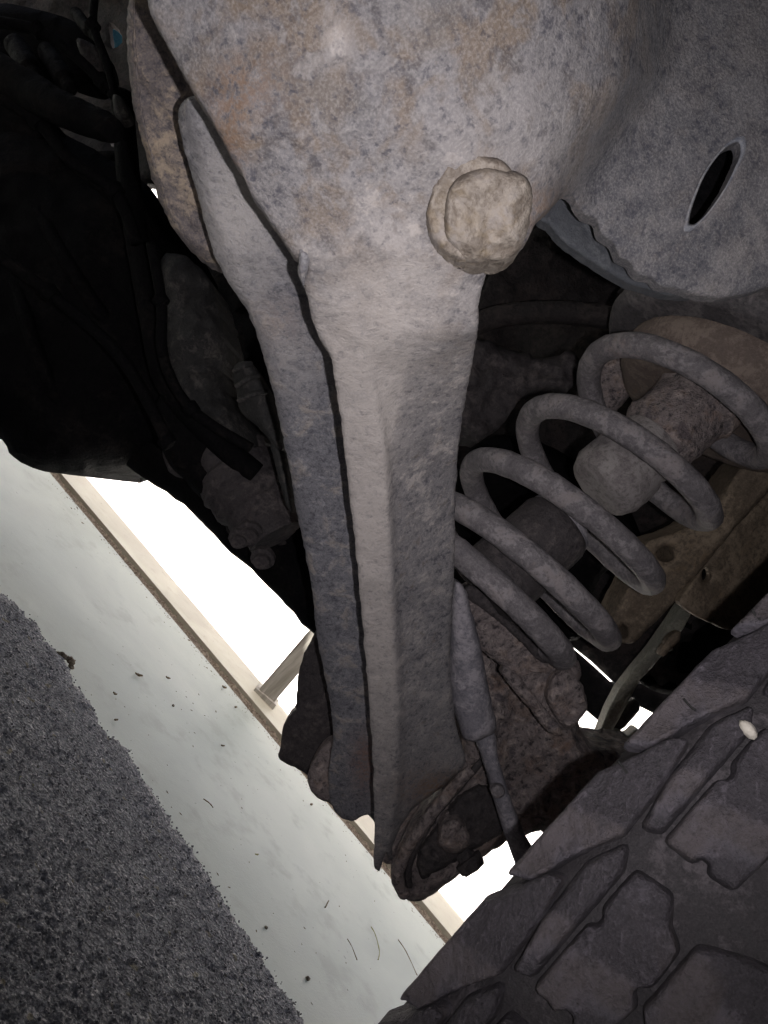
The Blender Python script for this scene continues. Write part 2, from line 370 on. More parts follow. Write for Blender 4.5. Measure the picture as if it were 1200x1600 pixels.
# ------------------------------------------------------------------ ground
def Gd(x, y, z=0.):
    v = -(x - 600) * RS + (y - 800) * RC; return (H - z) * F / v
def G(x, y, z=0.): return P(x, y, Gd(x, y, z))
def strip(name, a, b, off0, off1, z0, z1, mat, nx=1, ext=4.0, rough_edge=0):
    """slab along the line a-b, between two offsets across it (positive = away from the camera)"""
    a = Vector(a); b = Vector(b); d = (b - a); d.z = 0; d.normalize(); n = Vector((-d.y, d.x, 0)); n = n if n.y > 0 else -n
    a0 = a - d * ext; L = (b - a).length + 2 * ext; V = []; Fc = []
    for i in range(nx + 1):
        for off, z in ((off0, z0), (off0, z1), (off1, z1), (off1, z0)):
            p = a0 + d * (L * i / nx) + n * off
            if rough_edge: p = p + n * noise.noise(Vector((p.x * 60, p.y * 60, off))) * rough_edge
            V.append((p.x, p.y, z))
    for i in range(nx):
        for k in range(4):
            k2 = (k + 1) % 4; Fc.append((i * 4 + k, i * 4 + k2, (i + 1) * 4 + k2, (i + 1) * 4 + k))
    Fc.append((0, 1, 2, 3)[::-1]); Fc.append(tuple(4 * nx + k for k in range(4)))
    return link(name, V, Fc, mat, smooth=False)
SA, SB = G(83, 745), G(697, 1476)            # near edge of the dirty joint
LA, LB = G(130, 740), G(720, 1442)           # outer edge of the cream ledge
dd = (SB - SA).normalized(); nn = Vector((-dd.y, dd.x, 0)); nn = nn if nn.y > 0 else -nn
ledge_w = ((LA + LB) / 2 - (SA + SB) / 2).dot(nn)
big = link('ground', [(-60, -60, -.06), (60, -60, -.06), (60, 60, -.06), (-60, 60, -.06)], [(0, 1, 2, 3)], M['asphalt'], smooth=False); tag(big, kind='structure')
slab = strip('concrete_slab', SA, SB, -2.2, 0, -.05, 0, M['pale'], nx=400, rough_edge=.0015); tag(slab, kind='structure')
ledge = strip('stone_ledge', SA, SB, .044, ledge_w, -.05, .003, M['cream'], nx=300, rough_edge=.001); tag(ledge, kind='structure')
for i, (o0, o1) in enumerate(((.004, .235), (.249, .37), (.388, 1.6), (1.612, 2.8), (2.806, 30))):
    pv = strip('outdoor_paving', SA, SB, ledge_w + o0, ledge_w + o1, -.05, .002 - .003 * (i == 1), M['white'], ext=30 if i == 4 else 12); tag(pv, kind='structure')
for o_ in (.2355, .371):
    tag(strip('joint_sealant', SA, SB, ledge_w + o_, ledge_w + o_ + (.013 if o_ < .3 else .0165), -.04, .0012 if o_ < .3 else -.0022, M['post'], ext=12), kind='structure')
bw = link('bounce_wall', [(-14, 6.5, -.05), (14, 5.0, -.05), (14, 5.25, -.05), (-14, 6.75, -.05), (-14, 6.5, 2.6), (14, 5.0, 2.6), (14, 5.25, 2.6), (-14, 6.75, 2.6)],
          [(3, 2, 1, 0), (4, 5, 6, 7), (0, 1, 5, 4), (1, 2, 6, 5), (2, 3, 7, 6), (3, 0, 4, 7)], M['white'], smooth=False)
tag(bw, 'added white wall beyond the vehicle, filling the gaps beside the axle with white', 'wall')  # made-up wall, added to whiten the gaps and bounce light onto the slab
# dirt packed in the joint
V = []; Fc = []; NX, NY = 900, 7
for i in range(NX + 1):
    for j in range(NY + 1):
        p = SA + dd * (-1.2 + 3.6 * i / NX) + nn * (-.008 + .060 * j / NY)
        z = -.006 - .004 * (j in (3, 4)) + noise.fractal(p * 110, .6, 2, 3) * .005 + (.007 - .012 * abs(j / NY - .5)) * max(0, noise.noise(p * 22) + .3)
        V.append((p.x, p.y, z))
for i in range(NX):
    for j in range(NY): a = i * (NY + 1) + j; Fc.append((a, a + NY + 1, a + NY + 2, a + 1))
tag(link('joint_dirt', V, Fc, M['dirt']), kind='stuff', label='brown dirt packed in the joint between the pale slab and the cream ledge')
# crumbs of dirt strewn beside the joint and over the slab
cr = []
for k in range(520):
    if k < 380: tt_ = random.uniform(-.1, 1.25); p = SA + dd * tt_ + nn * (-abs(random.gauss(0, .014))) * (1 + 1.2 * max(0, noise.noise(Vector((tt_ * 7, 0, 0)))))
    else: p = G(random.uniform(120, 620), random.uniform(1000, 1590)); 
    if (p - SA).dot(nn) > -.001: continue
    s_ = random.uniform(.0004, .0011) * (1.8 if random.random() < .05 else 1); el = random.uniform(1, 3); an = random.uniform(0, 3.14); p.z = s_ * .3
    vs = []
    for a, b, c2 in ((1, 0, 0), (-1, 0, 0), (0, 1, 0), (0, -1, 0), (0, 0, 1), (0, 0, -1)):
        xx, yy = a * s_ * el, b * s_; vs.append((p.x + xx * math.cos(an) - yy * math.sin(an), p.y + xx * math.sin(an) + yy * math.cos(an), p.z + c2 * s_ * .5))
    cr.append((vs, [(0, 2, 4), (2, 1, 4), (1, 3, 4), (3, 0, 4), (2, 0, 5), (1, 2, 5), (3, 1, 5), (0, 3, 5)]))
v, f = join(cr); tag(link('dirt_crumbs', v, f, M['leaf'], smooth=False), kind='stuff', label='fine brown crumbs strewn along the joint and over the pale slab')
# asphalt with its ragged edge, a few millimetres above the slab
edge = [(-420, 560), (-140, 800), (0, 935), (45, 975), (66, 1008), (96, 1040), (108, 1070), (130, 1098), (160, 1150), (196, 1180), (204, 1200), (236, 1248), (262, 1292), (296, 1340), (332, 1396), (352, 1430), (388, 1480), (420, 1534), (448, 1572), (474, 1612), (560, 1760), (640, 1900)]
ae = catmull(edge, 4, closed=False)
for q in ae:
    w = noise.noise_vector(Vector((q[0] * .11, q[1] * .11, 0))) * 5 + noise.noise_vector(Vector((q[0] * .35, q[1] * .35, 5))) * 3; q += (w.x, w.y)
out = [tuple(q) for q in ae] + [(200, 2300), (-900, 1900), (-900, 900)]
loop = np.array(sharp_loop(out[:], 14, 0))
gx, gy = np.meshgrid(np.arange(-900, 640, 7.), np.arange(560, 2300, 7.)); gx = gx.ravel() + np.random.uniform(-2, 2, gx.size); gy = gy.ravel() + np.random.uniform(-2, 2, gy.size)
m = inside(loop, gx, gy) & ((gx > -60) & (gy < 1660) | (np.random.rand(gx.size) < .2)); gx, gy = gx[m], gy[m]; m = bdist([loop], gx, gy) > 3; gx, gy = gx[m], gy[m]
n = len(loop)
ov, oe, of, _, _, _ = delaunay_2d_cdt([Vector(q) for q in list(map(tuple, loop)) + list(zip(gx, gy))], [(i, (i + 1) % n) for i in range(n)], [], 1, 1e-5)
V = []
for q in ov:
    p = G(q.x, q.y); p.z = .006 + noise.fractal(p * 130, .7, 2, 3) * .0020 + noise.noise(p * 500) * .0010; V.append(p)
X = np.array([q.x for q in ov]); Y = np.array([q.y for q in ov]); bd = bdist([np.array(ae)], X, Y) if False else None
Fc = [tuple(f)[::-1] for f in of]
cnt = {}
for f in Fc:
    for a, b in zip(f, f[1:] + f[:1]): cnt[(a, b)] = 1
rim = [e for e in cnt if (e[1], e[0]) not in cnt]; n0 = len(V); idx = {}
for a, b in rim:
    for q in (a, b):
        if q not in idx: idx[q] = len(V); V.append(Vector((V[q].x, V[q].y, -.002)))
Fc += [(b, a, idx[a], idx[b]) for a, b in rim]
asp = link('asphalt', [tuple(v) for v in V], Fc, M['asphalt']); tag(asp, kind='structure')
# loose grit scattered over the asphalt and its edge
gr = []
for k in range(5200):
    if k < 1100:
        q = ae[random.randrange(80, len(ae) - 80)]; x, y = q[0] + random.gauss(-1, 5), q[1] + random.gauss(2, 5)
    else:
        x, y = random.uniform(-30, 480), random.uniform(930, 1640)
        if not inside(loop, np.array([x]), np.array([y]))[0]: continue
    p = G(x, y); s = random.uniform(.0007, .0022) * (1.3 if random.random() < .06 else 1); p.z = .006 + s * .4 if k >= 1100 else .003
    vs = [p + Vector((random.uniform(.6, 1) * s * a, random.uniform(.6, 1) * s * b, random.uniform(.5, .9) * s * c2)) for a, b, c2 in ((1, 0, 0), (-1, 0, 0), (0, 1, 0), (0, -1, 0), (0, 0, 1), (0, 0, -1))]
    gr.append(([tuple(v) for v in vs], [(0, 2, 4), (2, 1, 4), (1, 3, 4), (3, 0, 4), (2, 0, 5), (1, 2, 5), (3, 1, 5), (0, 3, 5)]))
v, f = join(gr); tag(link('grit', v, f, M['asphalt'], smooth=False), kind='stuff', label='loose dark grit over the asphalt and along its ragged edge')

# ------------------------------------------------------------------ small litter on the slab
def leaf(x, y, L, Wd, ang, label, mat='leaf', curl=.25, name='dead_leaf', cat='leaf'):
    c0 = G(x, y, .001); V, Fc = [], []; n = 9; ca, sa = math.cos(ang), math.sin(ang); sd = random.uniform(0, 50)
    for i in range(n):
        t = i / (n - 1); w = Wd * .5 * (math.sin(math.pi * (.08 + .84 * t)) ** .8) * (1 + .5 * noise.noise(Vector((t * 6, sd, 0))))
        for s_ in (-1, -.4, .4, 1):
            lx = (t - .5) * L; ly = s_ * w + .12 * Wd * noise.noise(Vector((t * 9, s_ * 3, sd)))
            V.append((c0.x + lx * ca - ly * sa, c0.y + lx * sa + ly * ca, .0015 + curl * Wd * s_ * s_ + .25 * Wd * (abs(t - .5) * 2) ** 2 + .0008 * noise.noise(Vector((t * 5, s_, sd)))))
    for i in range(n - 1):
        for j in range(3): a = i * 4 + j; Fc.append((a, a + 4, a + 5, a + 1))
    m = len(V); V += [(a, b, c_ + .0006) for a, b, c_ in V]; Fc = [q[::-1] for q in Fc] + [tuple(k + m for k in q) for q in Fc]
    o = link(name, V, Fc, M[mat]); tag(o, label, cat); return o
def twig(pts, r, label, mat='leaf', name='twig', cat='twig'):
    ps = [G(x, y, .002) for x, y in pts]; ps = [Vector((p.x, p.y, .002 + .001 * (i % 2))) for i, p in enumerate(ps)]
    o = tube(name, ps, r, M[mat], seg=6, amp=r * .6, sc=300, m=4); tag(o, label, cat); return o
def clod(x, y, r, label, mat='dirt', z=0., name='clod', cat='dirt clod', flat=.6):
    c0 = G(x, y, z); parts = []
    V, Fc = [], []; nu, nv = 12, 8
    for j in range(nv + 1):
        for i in range(nu):
            th = math.pi * j / nv; ph = 2 * math.pi * i / nu; d = Vector((math.sin(th) * math.cos(ph), math.sin(th) * math.sin(ph), math.cos(th)))
            k = r * (1 + .5 * noise.noise(d * 1.7 + Vector((x, y, 0)))); V.append((c0.x + d.x * k, c0.y + d.y * k, z + max(0, (d.z * flat + .4) * k)))
    for j in range(nv):
        for i in range(nu): i2 = (i + 1) % nu; Fc.append((j * nu + i, (j + 1) * nu + i, (j + 1) * nu + i2, j * nu + i2))
    o = link(name, V, Fc, M[mat]); tag(o, label, cat); return o
cl = empty('dirt_clod', G(103, 1032), 'rust brown crumbly clod lying on the ragged edge of the asphalt', 'dirt clod')
for k, (x, y, r) in enumerate(((97, 1027, .0055), (108, 1034, .006), (110, 1043, .004), (91, 1022, .003))):
    o = clod(x, y, r, None, z=.003); del o['category']; o.name = 'lump'; w = o.location.copy(); put(o, w, cl)
leaf(215, 1056, .016, .006, .9, 'largest dark curled leaf flake on the pale slab, nearest the brown clod')
leaf(261, 1060, .010, .004, .8, 'small grey brown flake just right of the largest leaf flake')
leaf(178, 1085, .006, .004, .3, 'small dark flake between the asphalt edge and the largest leaf flake', name='leaf_flake')
leaf(180, 1126, .008, .003, 1.2, 'faint grey sliver on the slab close to the asphalt edge', name='leaf_flake')
clod(270, 1103, .0022, 'single dark crumb on the open middle of the pale slab', name='crumb', cat='crumb')
leaf(347, 1166, .010, .0030, 1.0, 'narrow dark flake on the slab below the leaning grey post', name='leaf_flake')
leaf(349, 1075, .012, .006, .8, 'brown leaf scrap caught beside the dirty joint near the grey post', name='leaf_scrap')
leaf(367, 1106, .010, .004, 1.3, 'second leaf scrap lower along the dirty joint', name='leaf_scrap')
twig([(318, 1248), (327, 1256), (333, 1262)], .0006, 'short thin twig lying alone below the narrow dark flake')
leaf(485, 1258, .010, .004, 1.2, 'dark leaf scrap at the slab edge under the arm ends', name='leaf_scrap')
twig([(543, 1467), (549, 1480), (558, 1500)], .0005, 'thin straight twig on the slab, leftmost of the stems near the tyre')
twig([(580, 1448), (586, 1462), (593, 1486), (590, 1500)], .0006, 'greenish bent grass stem between the straight twig and the forked twig', 'stalk', 'grass_stem', 'grass stem')
twig([(622, 1468), (634, 1488), (652, 1524)], .0006, 'long dark forked twig nearest the tyre')
twig([(508, 1418), (513, 1408)], .0008, 'tiny upright splinter of straw below the arm tip')
clod(480, 1530, .0028, 'black crumb near the bottom edge of the pale slab', name='crumb', cat='crumb')
clod(415, 1450, .0020, 'small black crumb near the asphalt edge low on the slab', name='crumb', cat='crumb')
clod(422, 1574, .0022, 'lowest black crumb touching the asphalt edge', name='crumb', cat='crumb')
leaf(400, 1336, .008, .002, .9, 'pale tan shaving in the middle of the slab', 'stalk', name='straw_shaving', cat='straw')
leaf(35, 1228, .016, .010, .4, 'ochre leaf lying on the dark asphalt', 'stalk', name='dead_leaf')

# leaning post beyond the joint
pb = G(412, 1092); po = empty('metal_post', pb, 'slim weathered grey post standing on the cream ledge behind the axle', 'post')
pd = pb.y
tp = P(520, 965, pd)
v = []
ax = (tp - pb).normalized(); e1 = ax.cross(Vector((0, 1, 0))).normalized(); w1, w2 = .019, .012
def bar(a, b, e, e2, w, h):
    return [tuple(p + e * sx * w + e2 * sy * h) for p in (a, b) for sx, sy in ((-1, -1), (1, -1), (1, 1), (-1, 1))], [(0, 1, 2, 3)[::-1], (4, 5, 6, 7), (0, 1, 5, 4), (1, 2, 6, 5), (2, 3, 7, 6), (3, 0, 4, 7)]
v, f = bar(pb, tp, e1, Vector((0, 1, 0)), w1, w2); s1 = link('shaft', v, f, M['post'], po, smooth=False)
v, f = bar(pb + e1 * .012 + Vector((0, -.013, 0)), tp + e1 * .012 + Vector((0, -.013, 0)), e1, Vector((0, 1, 0)), .004, .003); link('side_rib', v, f, M['post'], po, smooth=False)
v, f = bar(pb - Vector((0, 0, 0.0)), pb + ax * .012, e1, Vector((0, 1, 0)), .026, .02); link('foot', v, f, M['post'], po, smooth=False)

# ------------------------------------------------------------------ the vehicle
car = empty('off_road_vehicle', (0, .6, 0), 'rusty muddy underside of an off-road vehicle with suspension arm, coil spring and steered tyre', 'vehicle')
lerp = lambda y, ys, ds: np.interp(y, ys, ds)
armD = lambda y: lerp(y, [-150, 0, 200, 400, 560, 900, 1360, 1450], [.235, .245, .262, .295, .335, .440, .610, .65])

def d_arm(x, y):
    xc = lerp(y, [400, 560, 700, 900, 1100, 1240, 1360], [560, 575, 600, 612, 622, 620, 598])
    d = armD(y); k = np.clip((y - 520) / 220, 0, 1)
    right = np.clip(x - xc, 0, 200); left = np.clip(xc - x, 0, 120)
    d = d + k * (right * .00034 + np.clip(right, 0, 12) * .00045) + k * (left / 90.) ** 2 * .006
    d = d + (1 - k) * np.where(x > 600, np.abs(x - 600) / 420., 0) ** 2.4 * .045 + (1 - k) * np.where(x < 600, np.abs(x - 600) / 420., 0) ** 2.2 * .016
    # gentle step where the eye ring turns into the blade
    ring = np.hypot(x - 640, (y - 385) * 1.0); d = d + .0035 / (1 + np.exp(-(ring - 172) / 7.)) * np.clip((y - 440) / 60, 0, 1)
    # the socket around the lower bushing
    low = np.clip((y - 1205) / 80, 0, 1); d = d + low * np.clip((x - 640) / 60, 0, 1) * .02
    return d
tow_edge = [(896, 306), (906, 326), (917, 338), (932, 342), (940, 366), (960, 380), (968, 402), (984, 410), (996, 428), (1018, 434), (1030, 446), (1060, 452), (1085, 460), (1110, 464), (1150, 462), (1200, 449), (1300, 410), (1400, 330), (1400, -160)]
hole = [(1154, 222), (1157, 238), (1148, 262), (1134, 290), (1116, 318), (1098, 340), (1083, 352), (1076, 352), (1078, 334), (1087, 306), (1102, 272), (1122, 243), (1140, 226)]
def d_tow(x, y):
    ang = np.clip((y - 60) / 420, 0, 1); return .326 + (x - 900) * .00008 + .026 * ang ** 2.5
def tower_w(x, y):
    xl = lerp(y, [-160, 120, 298, 400], [1035, 1008, 885, 866]); return 1 / (1 + np.exp(-(x - xl) / 18.))
def d_all(x, y):
    w = tower_w(x, y) * np.clip((x - 800) / 80, 0, 1); return d_arm(x, y) * (1 - w) + d_tow(x, y) * w
arm_out = [(205, -160), (228, -20), (232, 12), (252, 52), (290, 122), (308, 152), (336, 196), (352, 228), (375, 264), (392, 302), (418, 338), (436, 366), (450, 384), (460, 400), (478, 408), (480, 425), (474, 440), (482, 470), (486, 492), (500, 530),
           (516, 556), (522, 590), (530, 640), (538, 700), (545, 765), (553, 830), (560, 900), (566, 970), (572, 1040), (577, 1100), (581, 1165), (584, 1225), (585, 1280), (585, 1320), (586, 1358), (592, 1362), (597, 1350), (603, 1330), (606, 1342), (612, 1344), (614, 1320), (640, 1270), (680, 1238), (712, 1212), (727, 1192),
           (722, 1165), (712, 1130), (706, 1080), (703, 1020), (707, 950), (710, 850), (713, 750), (717, 690), (726, 630), (738, 568), (746, 520), (750, 468), (762, 424), (772, 410), (800, 398), (826, 372), (836, 348), (856, 326), (884, 298)] + tow_edge
mud = lambda x, y, cx, cy, rx, ry: np.exp(-(((x - cx) / rx) ** 2 + ((y - cy) / ry) ** 2))
arm_attr = {
    'dust': lambda x, y: np.clip(mud(x, y, 600, 470, 150, 150) * .95 + mud(x, y, 560, 660, 60, 150) * .9 + (1 / (1 + np.exp((x - lerp(y, [560, 700, 900, 1100, 1240, 1360], [640, 606, 612, 622, 620, 598])) / 2.5))) * np.clip((y - 540) / 100, 0, 1) * np.clip((1330 - y) / 300, .0, 1) * .85 + mud(x, y, 525, 60, 25, 50) + mud(x, y, 790, 240, 150, 140) * .35, 0, 1),  # dust patches, plus the better-lit facet left of the crease painted lighter
    'rust': lambda x, y: np.clip(mud(x, y, 395, 125, 60, 50) * .55 + mud(x, y, 360, 205, 30, 80) * .7 + mud(x, y, 850, 330, 40, 40) * .6 + mud(x, y, 690, 1235, 60, 30) * .9, 0, 1),
    'tan': lambda x, y: np.clip((640 - y) / 260, 0, 1) * (1 - .7 * tower_w(x, y)),
    'paint': lambda x, y: np.clip(tower_w(x, y) + .5 * mud(x, y, 1000, 150, 120, 160), 0, 1),
    'bare': lambda x, y: np.clip(.75 * np.clip((360 - y) / 200, 0, 1) + (1 / (1 + np.exp(-(x - lerp(y, [560, 700, 900, 1100, 1240, 1360], [640, 606, 612, 622, 620, 598])) / 2.5))) * np.clip((y - 640) / 250, 0, 1) * .45 + np.clip((y - 1000) / 200, 0, 1) * .3 + mud(x, y, 370, 120, 110, 120) * .5 + tower_w(x, y) * .75, 0, 1)}  # thinner dust; also paints the facet right of the crease darker, as shade
arm = relief('suspension_arm', arm_out, d_all, M['arm'], car, thick=.008, step=6.0, rpx=5, rd=.0012, jit=1.3, bumps=((30, .0010), (150, .00022), (420, .00015)), attr=arm_attr, holes=[hole], bmask=lambda x, y: 1 - .75 * tower_w(x, y))
arm['label'] = 'large dusty suspension arm nearest the camera, wide at its bolt and tapering to a blade'
# pitted weld bead where the ring meets the blade, and ridge of the mounting ear
relief('weld_bead', [(470, 388), (484, 398), (482, 420), (474, 444), (466, 430), (466, 404)], lambda x, y: armD(y) - .0015, M['arm_blue'], arm, thick=.006, step=4, rpx=6, rd=.004,
       attr={'dust': lambda x, y: x * 0 + .3, 'rust': lambda x, y: x * 0, 'bare': lambda x, y: x * 0})

# mud-caked bolt
def ring_pts(cx, cy, rx, ry, n=18, ph=0, wob=0.): return [(cx + (rx + wob * math.sin(3 * a + ph)) * math.cos(a), cy + (ry + wob * math.cos(2 * a + ph)) * math.sin(a)) for a in (2 * math.pi * k / n for k in range(n))]
relief('washer', ring_pts(745, 326, 77, 87, wob=3), lambda x, y: .2800 + (y - 322) * .00010, M['bolt'], arm, thick=.010, step=4, rpx=9, rd=.0022, jit=2.0, bumps=((120, .0012), (400, .0006)),
       attr={'dust': lambda x, y: np.clip(.35 + (y - 300) * .004, 0, 1), 'rust': lambda x, y: x * 0, 'bare': lambda x, y: x * 0})
head = [(704, 292), (722, 272), (752, 262), (790, 264), (822, 276), (831, 304), (829, 340), (816, 382), (796, 402), (758, 410), (722, 404), (702, 378), (694, 336)]
def d_head(x, y):
    d = .2765 + (y - 340) * .00012
    d = d + .0018 * mud(x, y, 716, 330, 12, 60) - .0018 * mud(x, y, 690, 360, 12, 40) - .0014 * mud(x, y, 745, 350, 10, 45) + .0014 * mud(x, y, 768, 370, 12, 30) - .0014 * mud(x, y, 800, 340, 14, 50) + .002 * mud(x, y, 785, 300, 20, 14)
    r = np.hypot((x - 752) / 80., (y - 332) / 82.); an = np.arctan2(y - 332, x - 752); hx = r * np.cos(((an + .35) % (math.pi / 3)) - math.pi / 6)
    return d + .004 * np.clip((285 - y) / 30, 0, 1) + .0035 * np.clip((hx - .60) / .3, 0, 1)
relief('bolt_head', head, d_head, M['bolt'], arm, thick=.016, step=3.4, rpx=13, rd=.0035, jit=1.6, bumps=((45, .0016), (170, .0004), (500, .0002)), attr=None)

# second arm plate behind it
def d_arm2(x, y):
    d = armD(y) + lerp(y, [100, 300, 560, 900, 1300], [.058, .072, .086, .090, .088]); xl = lerp(y, [165, 310, 435, 545, 760, 1000, 1110, 1290], [282, 310, 355, 410, 458, 497, 518, 530])
    return d + np.clip(1 - (x - xl) / 26., 0, 1) ** 2 * .006
arm2_out = [(302, 150), (285, 160), (278, 180), (290, 240), (310, 310), (332, 390), (354, 436), (386, 486), (408, 545), (428, 620), (444, 690), (457, 760), (469, 830), (484, 900), (497, 1000), (508, 1060), (518, 1110), (520, 1160), (514, 1195), (516, 1250), (528, 1274), (550, 1283), (574, 1272), (584, 1284), (592, 1306), (600, 1300),
            (604, 1240), (600, 1120), (592, 980), (584, 860), (574, 740), (562, 640), (545, 560), (520, 470), (480, 400), (440, 330), (390, 250), (345, 180), (325, 150)]
a2 = {'dust': lambda x, y: np.clip(mud(x, y, 370, 330, 90, 190) * 1.0 + mud(x, y, 455, 560, 60, 70) * .5, 0, 1), 'rust': lambda x, y: np.clip(mud(x, y, 572, 1190, 22, 45) + .25 * mud(x, y, 440, 500, 40, 40), 0, 1),
      'bare': lambda x, y: np.clip((y - 620) / 500, 0, .35)}
arm2 = relief('arm_plate', arm2_out, d_arm2, M['arm_blue'], car, thick=.010, step=6, rpx=6, rd=.0018, jit=1.4, bumps=((30, .0010), (150, .0004), (430, .0003)), attr=a2)
arm2['label'] = 'narrower blue grey arm plate just behind the large arm'

# bracket at far left of the arms
br_out = [(205, -160), (203, -20), (198, 40), (199, 90), (204, 130), (209, 170), (220, 214), (230, 250), (238, 280), (248, 310), (258, 332), (270, 356), (286, 376), (302, 392), (318, 404), (338, 414), (352, 416), (420, 420), (480, 380), (400, 200), (330, 60), (300, -160)]
br = relief('mounting_bracket', br_out, lambda x, y: .338 + y * .00020 + np.clip(1 - (x - lerp(y, [-160, 100, 280, 415], [222, 212, 250, 330])) / 14., 0, 1) * .0, M['bracket'], car, thick=.014, step=6, rpx=14, rd=.006, jit=1.8, bumps=((40, .0022), (160, .0012), (420, .0006)))
br['label'] = 'brown grey bracket with a rounded lower end'
tube('rolled_edge', [P(x, y, -0.0008 + .338 + y * .00020) for x, y in ((212, -60), (210, 20), (210, 70), (215, 130), (222, 180), (240, 250), (256, 300), (274, 348))], (.0006), M['bracket'], br, seg=7, amp=.0009, sc=260)

# ---- the oval hole and the pieces behind the shell
# rolled flange lining the hole
hv, hf = [], []
hp = catmull(hole, 5); nh = len(hp); cxh, cyh = hp.mean(0)
for k, (gr_, dz) in enumerate(((1.16, .0006), (1.08, -.0012), (1.0, -.0004), (.985, .008), (.97, .016))):
    for q in hp:
        w = cxh + (q[0] - cxh) * (1 + (gr_ - 1) * 1.3) + 3 * (gr_ - 1), cyh + (q[1] - cyh) * gr_
        hv.append(tuple(P(w[0], w[1], float(d_tow(q[0], q[1])) + dz)))
for k in range(4):
    for i in range(nh): i2 = (i + 1) % nh; hf.append((k * nh + i, k * nh + i2, (k + 1) * nh + i2, (k + 1) * nh + i))
link('hole_flange', hv, [q[::-1] for q in hf], M['tower'], arm)
relief('hole_shade_plate', [(1080, 260), (1160, 170), (1260, 150), (1260, 420), (1060, 420), (1050, 330)], lambda x, y: .42 + 0 * x, M['black'], arm, thick=.006, step=14)  # black sheet added to paint the darkness inside the oval hole
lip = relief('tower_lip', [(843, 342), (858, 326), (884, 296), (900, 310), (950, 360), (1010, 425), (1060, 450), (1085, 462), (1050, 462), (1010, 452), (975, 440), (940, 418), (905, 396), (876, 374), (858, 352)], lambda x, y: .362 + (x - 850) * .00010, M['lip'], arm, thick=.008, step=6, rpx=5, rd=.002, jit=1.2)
lip['label'] = 'dark inner lip under the grey shell, its shade painted in'

# ---- coil spring (helix fitted to the photo)
hp_ = (0.10493491, 0.50120605 - 0.0, 0.60605951, -0.01137791, 0.11636124, 0.05706669, 0.01407131, 0.072, -0.00404026, -0.00072909, -0.00597272, 0.00717885, -0.00200221, 0.14728387)
S = .95
def axis_pt(t):
    ax_, az, d, tx, ty, pitch, ph, Rr, dR, bx, by, bz, b3, ell = hp_
    nv = np.array([tx, ty, 1.]); nv /= np.linalg.norm(nv); T = t - 2
    b = np.array([ax_, d, az]) + T ** 2 * np.array([bx, by, bz]) + T ** 3 * np.array([0, 0, b3]) + nv * pitch * T
    return b, nv
def hel(t):
    ax_, az, d, tx, ty, pitch, ph, Rr, dR, bx, by, bz, b3, ell = hp_
    b, nv = axis_pt(t); e1 = np.array([1, 0, 0]) - nv[0] * nv; e1 /= np.linalg.norm(e1); e2 = np.cross(nv, e1)
    th = 2 * math.pi * (t + ph) + math.pi; rr = (Rr + dR * (t - 2)) * (1 - .26 * (1 - min(1, max(0, (t - .55) / .6)) ** 2 * (3 - 2 * min(1, max(0, (t - .55) / .6)))))
    w = b + rr * (math.cos(th) * (1 + ell) * e1 + math.sin(th) * e2)
    c0 = np.array([0, 0, H]); return Vector(c0 + (w - c0) * S)
def axp(t):
    b, nv = axis_pt(t); c0 = np.array([0, 0, H]); return Vector(c0 + (b - c0) * S)
ts = np.linspace(-.15, 4.72, 300)
sv, sf = tube_geo([hel(t) for t in ts], .0091, 18, True, .0006, 70)
spr = link('coil_spring', sv, sf, M['spring'], car); spr['label'] = 'dusty grey coil spring'
axd = (axp(4) - axp(2)).normalized()
def K(k): # point on the spring axis found along the pixels, k in coil pitches above the first ring
    q = P(1069 + 97 * k, 646 - 86 * k, .576 + .012 * k); return q
top0 = K(1.12)
def diskish(name, k0, k1, prof, mat, parent, amp=.0008, seed=0.): return lathe(name, K(k0), K(k1), [(a, b * 1.118) for a, b in prof], mat, parent, amp=amp, sc=70, seed=seed)
def tilted(name, cx, cy, d, h, prof, mat, amp=.0008, up0=0.):   # disc seen tilted like the coil rings
    k = d / F; upx, upy = .574, -.819; c0 = P(cx, cy, d)
    U = (P(cx + 100 * upx, cy + 100 * upy, d) - c0).normalized(); U = (U + Vector((0, .10, 0))).normalized()
    return lathe(name, c0 + U * (up0 + h), c0 + U * up0, prof, mat, car, seg=64, amp=amp, sc=70)
tilted('spring_seat', 1138, 602, .60, .022, [(0, .02), (0, .108), (.55, .110), (.8, .108), (1, .102), (1, .03)], M['axle2'])
tilted('spring_isolator', 1136, 606, .60, .030, [(0, .02), (0, .085), (.25, .086), (.6, .082), (.95, .073), (1, .068), (1, .02)], M['isolator'], up0=-.030)
bs = diskish('bump_stop', .8, -.52, [(0, .02), (0, .030), (.5, .031), (.55, .027), (.90, .027), (1, .023), (1, .002)], M['rust'], car, amp=.003)
diskish('bump_rubber', -.5, -1.42, [(0, .012), (.02, .0225), (.25, .0245), (.30, .0225), (.38, .0225), (.42, .026), (.80, .0265), (.94, .023), (1, .016), (1, .001)], M['bump'], bs, amp=.0008)
bp = diskish('bump_pad', -1.98, -3.2, [(0, .001), (0, .020), (.04, .0235), (.1, .025), (1, .026), (1, .001)], M['axle'], car, amp=.0008)
diskish('pad_cap', -1.90, -2.02, [(0, .001), (0, .0185), (.6, .0225), (1, .0235), (1, .002)], M['shock'], bp, amp=.0006)

